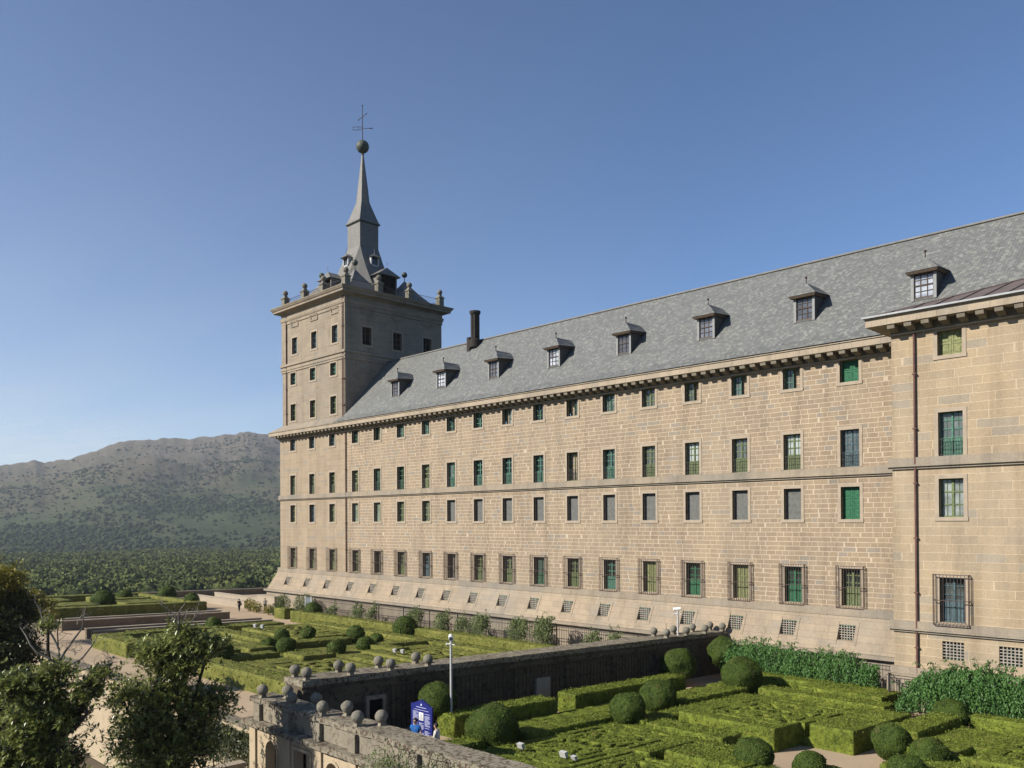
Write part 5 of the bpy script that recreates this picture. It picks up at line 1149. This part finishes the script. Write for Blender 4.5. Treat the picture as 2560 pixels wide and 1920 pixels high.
T3 = [(-35.67, -41.37, 6.3, 0.8, 0.45, 45), (-35.81, -41.49, 5.34, 1.85, 0.8, 250), (-36.04, -42.45, 5.6, 0.99, 0.55, 80), (-35.18, -40.43, 5.7, 1.01, 0.5, 65), (-35.74, -41.7, 4.61, 1.2, 0.55, 100), (-36.96, -43.36, 3.8, 1.3, 0.8, 110), (-35.84, -42.07, 3.65, 1.46, 0.75, 190), (-35.2, -40.56, 3.22, 1.37, 0.85, 200), (-36.36, -42.74, 2.11, 1.75, 1.51, 420), (-35.84, -41.19, 1.62, 1.96, 1.66, 420), (-36.48, -42.12, 0.2, 2.07, 1.2, 250)]
tree('magnolia_tree', 'middle magnolia with glossy leaves and a bare twiggy top before the left parterre', (-36.2, -42.2, -5.9), (-36.0, -41.8, .5), T3, 'magnolia', .23, nl=8, dens=1.4, twigs=[((-35.8, -41.5, 6.2), (-36.3, -42.1, 7.6), 7), ((-35.7, -41.4, 6.2), (-35.2, -40.8, 7.2), 7), ((-35.7, -41.4, 6.0), (-35.6, -41.3, 7.5), 5)])
T2 = [(-36.41, -46.42, 7.0, 0.5, 0.25, 22), (-36.17, -46.14, 5.25, 0.8, 0.4, 60), (-35.41, -45.37, 4.48, 0.87, 0.55, 80), (-36.63, -46.61, 4.44, 1.1, 0.6, 150), (-36.86, -47.41, 4.68, 0.91, 0.7, 140), (-36.83, -46.8, 3.03, 1.5, 1.0, 360), (-36.17, -45.84, 3.52, 0.95, 0.8, 170), (-36.88, -47.41, 2.01, 1.39, 1.0, 300), (-36.2, -46.14, 1.7, 1.15, 0.85, 200), (-35.34, -44.73, 5.06, 0.7, 0.4, 36)]
tree('magnolia_tree', 'half bare magnolia in the left foreground with spreading leafless upper limbs', (-36.5, -46.4, -5.9), (-36.2, -46.2, 3.2), T2, 'magnolia', .23, nl=8, dens=1.4,
     twigs=[((-36.2, -46.2, 3.4), (-36.1, -46.1, 7.2), 8), ((-36.1, -46.1, 5.4), (-37.2, -47.2, 6.9), 9), ((-36.1, -46.1, 5.2), (-35.1, -45.0, 6.6), 9), ((-36.1, -46.1, 4.9), (-34.7, -44.4, 5.5), 8), ((-36.2, -46.2, 4.6), (-34.9, -44.7, 4.7), 7), ((-36.1, -46.1, 6.0), (-36.9, -46.8, 8.0), 6), ((-36.1, -46.1, 5.6), (-35.5, -45.3, 7.7), 6)])
T1 = [(-57.5, -43.65, 7.31, 1.64, 1.31, 260), (-56.81, -42.95, 7.7, 0.9, 0.74, 90), (-57.18, -43.3, 5.42, 1.89, 1.64, 420), (-56.73, -42.82, 3.61, 1.56, 1.4, 300), (-57.44, -43.53, 2.14, 2.13, 1.64, 380), (-56.43, -43.89, -0.01, 2.09, 2.09, 420), (-57.05, -42.46, 5.86, 0.99, 0.99, 150)]
tree('evergreen_tree', 'tall yellow green tree at the left edge of the picture with a dark lower crown', (-58.5, -44.5, -5.9), (-57.9, -44, 2.5), T1[:2] + [(-57.05, -42.46, 6.3, 0.9, 0.7, 90)], 'yellowleaf', .17, kind='leaf', nl=14)
tree('evergreen_tree', 'dark dense tree filling the lower left corner behind the half bare magnolia', (-58.8, -44.2, -5.9), (-57.7, -43.8, -1.5), [(x, y, z, rx * 1.05, rz * 1.1, n * 1.3) for x, y, z, rx, rz, n in T1[2:]], 'darkleaf', .19, kind='leaf', nl=13, shell=.4)
tree('garden_tree', 'small olive green tree between the left edge and the farthest parterre', (-83.5, -37.4, -5.9), (-83.2, -36.2, 1.5), [(-83.33, -34.9, 4.5, 1.1, 0.6, 90), (-83.6, -35.0, 3.5, 1.6, 1.0, 160), (-82.3, -34.2, 3.9, .9, 0.5, 60), (-81.2, -34.0, 2.6, 1.0, .8, 60)], 'yellowleaf', .2, kind='leaf', nl=12)
# foreground coping in the bottom left
t = thing('foreground_wall', 'pale stone coping of a near wall crossing the bottom edge beside the magnolia', 'wall', (-38.2, -41, -5.9))
mb = MB(); mb.box(-38.5, -38.1, -48, -37.35, -5.9, -.80); mb.build('wall_body', M['palestone'], t)
mb = MB(); rough_box(mb, -38.6, -38.0, -48, -37.3, -.80, -.60, .3, .015, 6); mb.build('coping', M['coping'], t)

# ================================================================ PEOPLE
def skin_mesh(name, nodes, edges, mat, parent, root=None, lev=2):
    me = bpy.data.meshes.new(name); keys = list(nodes); ix = {k: i for i, k in enumerate(keys)}; base = wo(parent)
    me.from_pydata([tuple(Vector(nodes[k][0]) - base) for k in keys], [(ix[a], ix[b]) for a, b in edges], []); me.update()
    o = bpy.data.objects.new(name, me); COL.objects.link(o)
    sk = o.modifiers.new('skin', 'SKIN'); layer = me.skin_vertices[0].data
    for k in keys: r = nodes[k][1]; layer[ix[k]].radius = r if isinstance(r, tuple) else (r, r)
    layer[ix[root or keys[0]]].use_root = True
    ss = o.modifiers.new('sub', 'SUBSURF'); ss.levels = lev; ss.render_levels = lev
    dg = bpy.context.evaluated_depsgraph_get(); ev = o.evaluated_get(dg); m2 = bpy.data.meshes.new_from_object(ev); m2.name = name
    o.modifiers.clear(); o.data = m2; m2.materials.clear(); m2.materials.append(mat); m2.polygons.foreach_set('use_smooth', [True] * len(m2.polygons))
    o.parent = parent; WO[o.name] = Vector(base); return o
def person(label, loc, yaw, hgt, top, legs, hairc, arms, glasses=False, bag=False, lean=0.0, stride=0.0, group=None, head_turn=0.0, sleeve='short', dress=False):
    t = thing('person', label, 'person', loc, group); k = hgt / 1.74; cy, sy = math.cos(yaw), math.sin(yaw)
    def L(x, y, z):   # x = person's right, y = forward; yaw 0 looks along -y of the world
        y2 = y + lean * max(0, z - .95); x, y2 = -x * k, -y2 * k
        return (loc[0] + x * cy - y2 * sy, loc[1] + x * sy + y2 * cy, loc[2] + z * k)
    N = {}; E = []
    def nd(n, p, r, to=None): N[n] = (L(*p), r * k if not isinstance(r, tuple) else (r[0] * k, r[1] * k)); (E.append((to, n)) if to else None)
    nd('pel', (0, 0, .96), (.15, .11)); nd('sp', (0, .01, 1.13), (.135, .10), 'pel'); nd('ch', (0, 0, 1.33), (.165, .115), 'sp'); nd('nb', (0, -.005, 1.475), .062, 'ch'); nd('nk', (0, .01, 1.53), .052, 'nb')
    hx = math.sin(head_turn) * .03
    nd('jaw', (hx, .035, 1.575), .060, 'nk'); nd('hd', (hx * .5, .02, 1.645), (.080, .095), 'jaw'); nd('tp', (0, .005, 1.705), .066, 'hd'); nd('ns', (hx * 1.5, .118, 1.625), .012, 'hd')
    for s, (el, wr, pm) in zip((1, -1), arms):
        q = str(s); nd('sh' + q, (s * .175, 0, 1.425), .054, 'ch'); nd('el' + q, el, .040, 'sh' + q); nd('wr' + q, wr, .027, 'el' + q); nd('pm' + q, pm, (.036, .018), 'wr' + q)
        d = (Vector(pm) - Vector(wr)).normalized(); side = Vector((1, 0, 0)) - d * d.x; side.normalize(); cur = side.cross(d) * s
        for f in range(4):
            o_ = side * (.027 - .018 * f); p1 = Vector(pm) + d * .045 + o_; ln = (.030, .036, .033, .026)[f]; p2 = p1 + d * ln + cur * .008; p3 = p2 + d * ln * .7 + cur * .022
            nd('f%s%d' % (q, f), tuple(p1), .0095, 'pm' + q); nd('g%s%d' % (q, f), tuple(p2), .0085, 'f%s%d' % (q, f)); nd('h%s%d' % (q, f), tuple(p3), .0075, 'g%s%d' % (q, f))
        p1 = Vector(wr).lerp(Vector(pm), .55) + side * .035 * s + cur * .01; nd('t1' + q, tuple(p1), .011, 'wr' + q); nd('t2' + q, tuple(p1 + d * .035 + side * .012 * s + cur * .012), .009, 't1' + q)
        st = stride * s
        nd('hp' + q, (s * .09, 0, .90), .088, 'pel'); nd('kn' + q, (s * .10, st * .5 + .01, .50), .060, 'hp' + q); nd('an' + q, (s * .10, st, .09 + abs(min(0, st)) * .2), .038, 'kn' + q); nd('to' + q, (s * .11, st + .16, .035), .034, 'an' + q)
    skin_mesh('body', N, E, M['skin'], t, 'pel')
    def sub(keys, extra, name, mat, ed=None):
        n2 = {a: (N[a][0], tuple((x + extra * k) for x in (N[a][1] if isinstance(N[a][1], tuple) else (N[a][1],) * 2))) for a in keys}
        skin_mesh(name, n2, [e for e in E if e[0] in keys and e[1] in keys], mat, t, keys[0])
    tk = ['pel', 'sp', 'ch', 'nb', 'sh1', 'sh-1'] + (['el1', 'el-1', 'wr1', 'wr-1'] if sleeve == 'long' else [])
    if sleeve == 'short':
        for q in ('1', '-1'):
            a, b = Vector(N['sh' + q][0]), Vector(N['el' + q][0]); N['ms' + q] = (tuple(a.lerp(b, .62)), .046 * k); E.append(('sh' + q, 'ms' + q)); tk.append('ms' + q)
    sub(tk, .016, 'shirt', top)
    sub(['pel'] + [a + q for q in ('1', '-1') for a in ('hp', 'kn', 'an')], .014, 'trousers', legs)
    hc = Vector(L(hx * .5, -.004, 1.665)); mb = MB(); mb.sphere(hc, .102 * k, 14, 10, 1.06)
    for i, v in enumerate(mb.v):
        q = Vector(v) - hc; fw = Vector(L(0, 1, 1.665)) - Vector(L(0, 0, 1.665)); f = q.dot(fw.normalized())
        if f > .02 and q.z < .05: mb.v[i] = tuple(hc + q * .78)
    mb.build('hair', M[hairc], t, smooth=True)
    if glasses:
        mb = MB(); a, b = Vector(L(-.066 + hx, .105, 1.638)), Vector(L(.066 + hx, .105, 1.638)); mb.tube(a, b, .018 * k, n=8); mb.build('sunglasses', M['darkiron'], t)
    if bag:
        c = Vector(L(.20, -.08, 1.05)); mb = MB(); mb.box(c.x - .12, c.x + .12, c.y - .07, c.y + .07, c.z - .16, c.z + .14); mb.build('shoulder_bag', M['darkcloth'], t)
    return t
person('person in a blue t-shirt and sunglasses leaning at the parapet beside the blue sign', (-27.55, -35.1, 1.12), math.radians(28), 1.74, M['bluecloth'], M['darkcloth'], 'hair',
       [((.25, .0, 1.17), (.22, .14, .98), (.20, .20, .94)), ((-.25, .0, 1.17), (-.23, .13, .98), (-.21, .19, .94))], glasses=True, lean=.05)
person('person in a white long sleeved shirt looking down at something held in both hands', (-26.55, -34.75, 1.12), math.radians(-62), 1.63, M['whitecloth'], M['beige'], 'hair',
       [((.22, .06, 1.14), (.08, .27, 1.13), (.03, .32, 1.15)), ((-.22, .06, 1.14), (-.08, .27, 1.13), (-.03, .32, 1.15))], sleeve='long', lean=.1)
gp = G(-100.0, -7.3, 0)
person('person in dark clothes walking on the gravel beside the reddish shrub far away', tuple(gp), math.radians(-100), 1.62, M['darkcloth'], M['darkcloth'], 'hair', [((.24, -.1, 1.16), (.22, .0, .95), (.21, .03, .88)), ((-.24, .1, 1.16), (-.22, .22, .98), (-.21, .26, .92))], bag=True, stride=.28, lean=.1)
gp = G(-98.6, -4.6, 0)
person('person in a pale top half hidden behind the shrubs near the tower', tuple(gp), math.radians(60), 1.68, M['beige'], M['darkcloth'], 'hair', [((.24, -.02, 1.16), (.22, .1, .95), (.21, .13, .88)), ((-.24, .02, 1.16), (-.22, .1, .98), (-.21, .13, .92))])
# ================================================================ SIGN, CAMERAS, FLOODLIGHTS
t = thing('information_sign', 'tall blue information panel with a pointed top and white text by the parapet', 'sign', (-28.3, -34.2, 1.05))
mb = MB(); y0, y1 = -34.23, -34.15
i = len(mb.v); P_ = [(-28.97, 1.25), (-27.60, 1.25), (-27.60, 3.12), (-28.285, 3.38), (-28.97, 3.12)]
mb.v += [(x, y0, z) for x, z in P_] + [(x, y1, z) for x, z in P_]; mb.f += [(0, 1, 2, 3, 4), (9, 8, 7, 6, 5)] + [(k, k + 5, (k + 1) % 5 + 5, (k + 1) % 5) for k in range(5)]
mb.build('panel', M['signblue'], t)
for x in (-28.98, -27.60): mb = MB(); mb.tube((x, -34.19, 1.0), (x, -34.19, 3.16), .045, n=8); mb.build('post', M['signblue'], t)
mb = MB(); yy = y0 - .004
def bar(x0, x1, z, h): mb.quad((x0, yy, z), (x1, yy, z), (x1, yy, z + h), (x0, yy, z + h))
bar(-28.62, -27.95, 3.04, .018); bar(-28.75, -27.80, 2.93, .014); bar(-28.33, -28.24, 3.13, .05); bar(-28.31, -28.26, 3.18, .03)
for c0, c1, zt, zb in ((-28.06, -27.70, 2.84, 1.55), (-28.86, -28.50, 2.84, 1.45), (-28.44, -28.12, 2.38, 1.5)):
    z = zt
    while z > zb:
        if random.random() < .88: bar(c0, c1 - random.choice((0, 0, .04, .14)), z, .014)
        z -= .042
mb.build('white_lettering', M['signink'], t)
mb = MB(); bar(-28.45, -28.14, 2.50, .34); mb.build('photo_print', M['white'], t)
mb = MB(); yy = y0 - .007; bar(-28.43, -28.16, 2.52, .10); bar(-28.38, -28.20, 2.62, .12); bar(-28.33, -28.25, 2.74, .05); mb.build('photo_palace', M['greymetal'], t)
def cctv(name, label, base, h, yaw):
    b = Vector(base); t = thing(name, label, 'security camera', base); mb = MB(); mb.tube(b, b + Vector((0, 0, h)), .065, .06, 10); mb.lathe(b, [(.14, 0), (.14, .03), (.07, .06)], 10); mb.build('pole', M['greymetal'], t)
    mb = MB(); T_ = b + Vector((0, 0, h)); mb.tube(T_ - Vector((.32, 0, 0)), T_ + Vector((.32, 0, 0)), .03, n=6); mb.lathe(T_, [(.10, 0), (.10, .06), (.05, .1), (.06, .2), (.05, .24)], 10); mb.build('bracket', M['greymetal'], t)
    d = Vector((math.sin(yaw), -math.cos(yaw), -.15)).normalized(); c = T_ + Vector((0, 0, .36)); mb = MB(); mb.tube(c - d * .24, c + d * .24, .115, n=10); mb.tube(c + d * .2, c + d * .30, .135, n=10); mb.build('camera_housing', M['white'], t)
    mb = MB(); mb.tube(c + d * .302, c + d * .306, .09, n=10); mb.build('lens', M['glass'], t)
    mb = MB(); mb.sphere(T_ + Vector((-.3, 0, -.03)), .07, 10, 6); mb.build('sensor', M['greymetal'], t)
cctv('surveillance_camera', 'white security camera on a pale grey pole behind the round topiary by the dark wall', (-32.5, -29.0 - .9 + .9, -.1), 4.85, .9)
cctv('surveillance_camera', 'white security camera on a short pole above the far stone balls of the dark wall', (-34.25, -6.5, 2.75), 1.55, -1.2)
def flood(label, p, r=1.0, group=None):
    t = thing('floodlight', label, 'floodlight', tuple(p), group); x, y, z = p; mb = MB()
    mb.hexa([(x - .17 * r, y - .05, z), (x + .17 * r, y - .05, z), (x + .17 * r, y + .10, z), (x - .17 * r, y + .10, z), (x - .17 * r, y - .14, z + .24 * r), (x + .17 * r, y - .14, z + .24 * r), (x + .17 * r, y + .05, z + .28 * r), (x - .17 * r, y + .05, z + .28 * r)]); mb.build('housing', M['greymetal'], t)
    mb = MB(); mb.tube((x, y + .02, z - .75), (x, y + .02, z), .03, n=6); mb.tube((x - .19 * r, y, z + .1), (x + .19 * r, y, z + .1), .02, n=6); mb.build('stand', M['darkiron'], t)
flood('larger grey floodlight on the near flat bed behind the parapet', G(-23.5, -29.85, .66)); flood('smaller grey floodlight to the right of the larger one on the near flat bed', G(-22.98, -29.77, .64), .7)
flood('grey floodlight in the shade at the foot of the nearest round topiary', G(-25.5, -30.4, .75), .9)
flood('left one of two small white floodlights at the far edge of the left parterre', G(-74.3, -18.1, 1.0), 1.2); flood('right one of two small white floodlights at the far edge of the left parterre', G(-73.3, -17.9, 1.0), 1.2)
flood('left one of two pale floodlights in the left parterre above the stone balls', G(-52.4, -17.9, .98), 1.0); flood('right one of two pale floodlights in the left parterre above the stone balls', G(-51.7, -17.7, .98), 1.0)
# ================================================================ HAZE
hb = MB(); hb.box(-6500, 3500, -3500, 6000, -900, 345); hz = hb.build('haze', bpy.data.materials.new('haze_air')); tag(hz, 'thin pale blue summer haze over the whole valley', 'haze', kind='stuff')
hm = hz.data.materials[0]; hm.use_nodes = True; hn = hm.node_tree.nodes; hn.remove(hn['Principled BSDF'])
pv = hn.new('ShaderNodeVolumePrincipled'); pv.inputs['Color'].default_value = (0.82, 0.90, 1.0, 1); pv.inputs['Density'].default_value = 0.00009; pv.inputs['Anisotropy'].default_value = 0.2
hm.node_tree.links.new(pv.outputs[0], hn['Material Output'].inputs['Volume'])

# thin high cloud over the western sky
cl = bpy.data.materials.new('cirrus'); cl.use_nodes = True; n, l = cl.node_tree.nodes, cl.node_tree.links; n.remove(n['Principled BSDF'])
gp_ = n.new('ShaderNodeNewGeometry').outputs['Position']; mp = n.new('ShaderNodeMapping'); mp.inputs['Rotation'].default_value = (0, 0, .6); mp.inputs['Scale'].default_value = (.00010, .00032, 0); l.new(gp_, mp.inputs[0])
a = noisen(n, l, mp.outputs[0], 1.0, 7, 0.62); sp = n.new('ShaderNodeSeparateXYZ'); l.new(gp_, sp.inputs[0])
rt = mth(n, l, 'DIVIDE', sp.outputs[1], mth(n, l, 'MULTIPLY', sp.outputs[0], -1.0))
ex = ramp(n, l, mth(n, l, 'MULTIPLY', rt, .5), [(0.05, (1, 1, 1)), (0.30, (.55, .55, .55)), (0.75, (0, 0, 0))])
dd = n.new('ShaderNodeVectorMath'); dd.operation = 'LENGTH'; l.new(gp_, dd.inputs[0])
far_ = ramp(n, l, mth(n, l, 'MULTIPLY', dd.outputs['Value'], 1 / 60000), [(0.08, (.05,) * 3), (0.20, (.30,) * 3), (0.5, (.75,) * 3)])
al = mth(n, l, 'MULTIPLY', mth(n, l, 'MULTIPLY', ex, far_), ramp(n, l, a, [(0.30, (.55,) * 3), (0.75, (1, 1, 1))]))
tr_, td, ms = n.new('ShaderNodeBsdfTransparent'), n.new('ShaderNodeBsdfTranslucent'), n.new('ShaderNodeMixShader'); td.inputs[0].default_value = (.44, .47, .47, 1)
l.new(al, ms.inputs[0]); l.new(tr_.outputs[0], ms.inputs[1]); l.new(td.outputs[0], ms.inputs[2]); l.new(ms.outputs[0], n['Material Output'].inputs[0])
cb = MB(); N_ = 24; X0c, X1c, Y0c, Y1c = -90000, -1500, -4000, 60000
for i in range(N_ + 1):
    for j in range(N_ + 1): cb.v.append((X0c + (X1c - X0c) * i / N_, Y0c + (Y1c - Y0c) * j / N_, 2600 + 60 * math.sin(i * .7) * math.cos(j * .5)))
for i in range(N_):
    for j in range(N_): k = i * (N_ + 1) + j; cb.f.append((k, k + 1, k + N_ + 2, k + N_ + 1))
tag(cb.build('cirrus_cloud', cl), 'thin pale veil of high cloud in the lower left sky', 'cloud', kind='stuff')
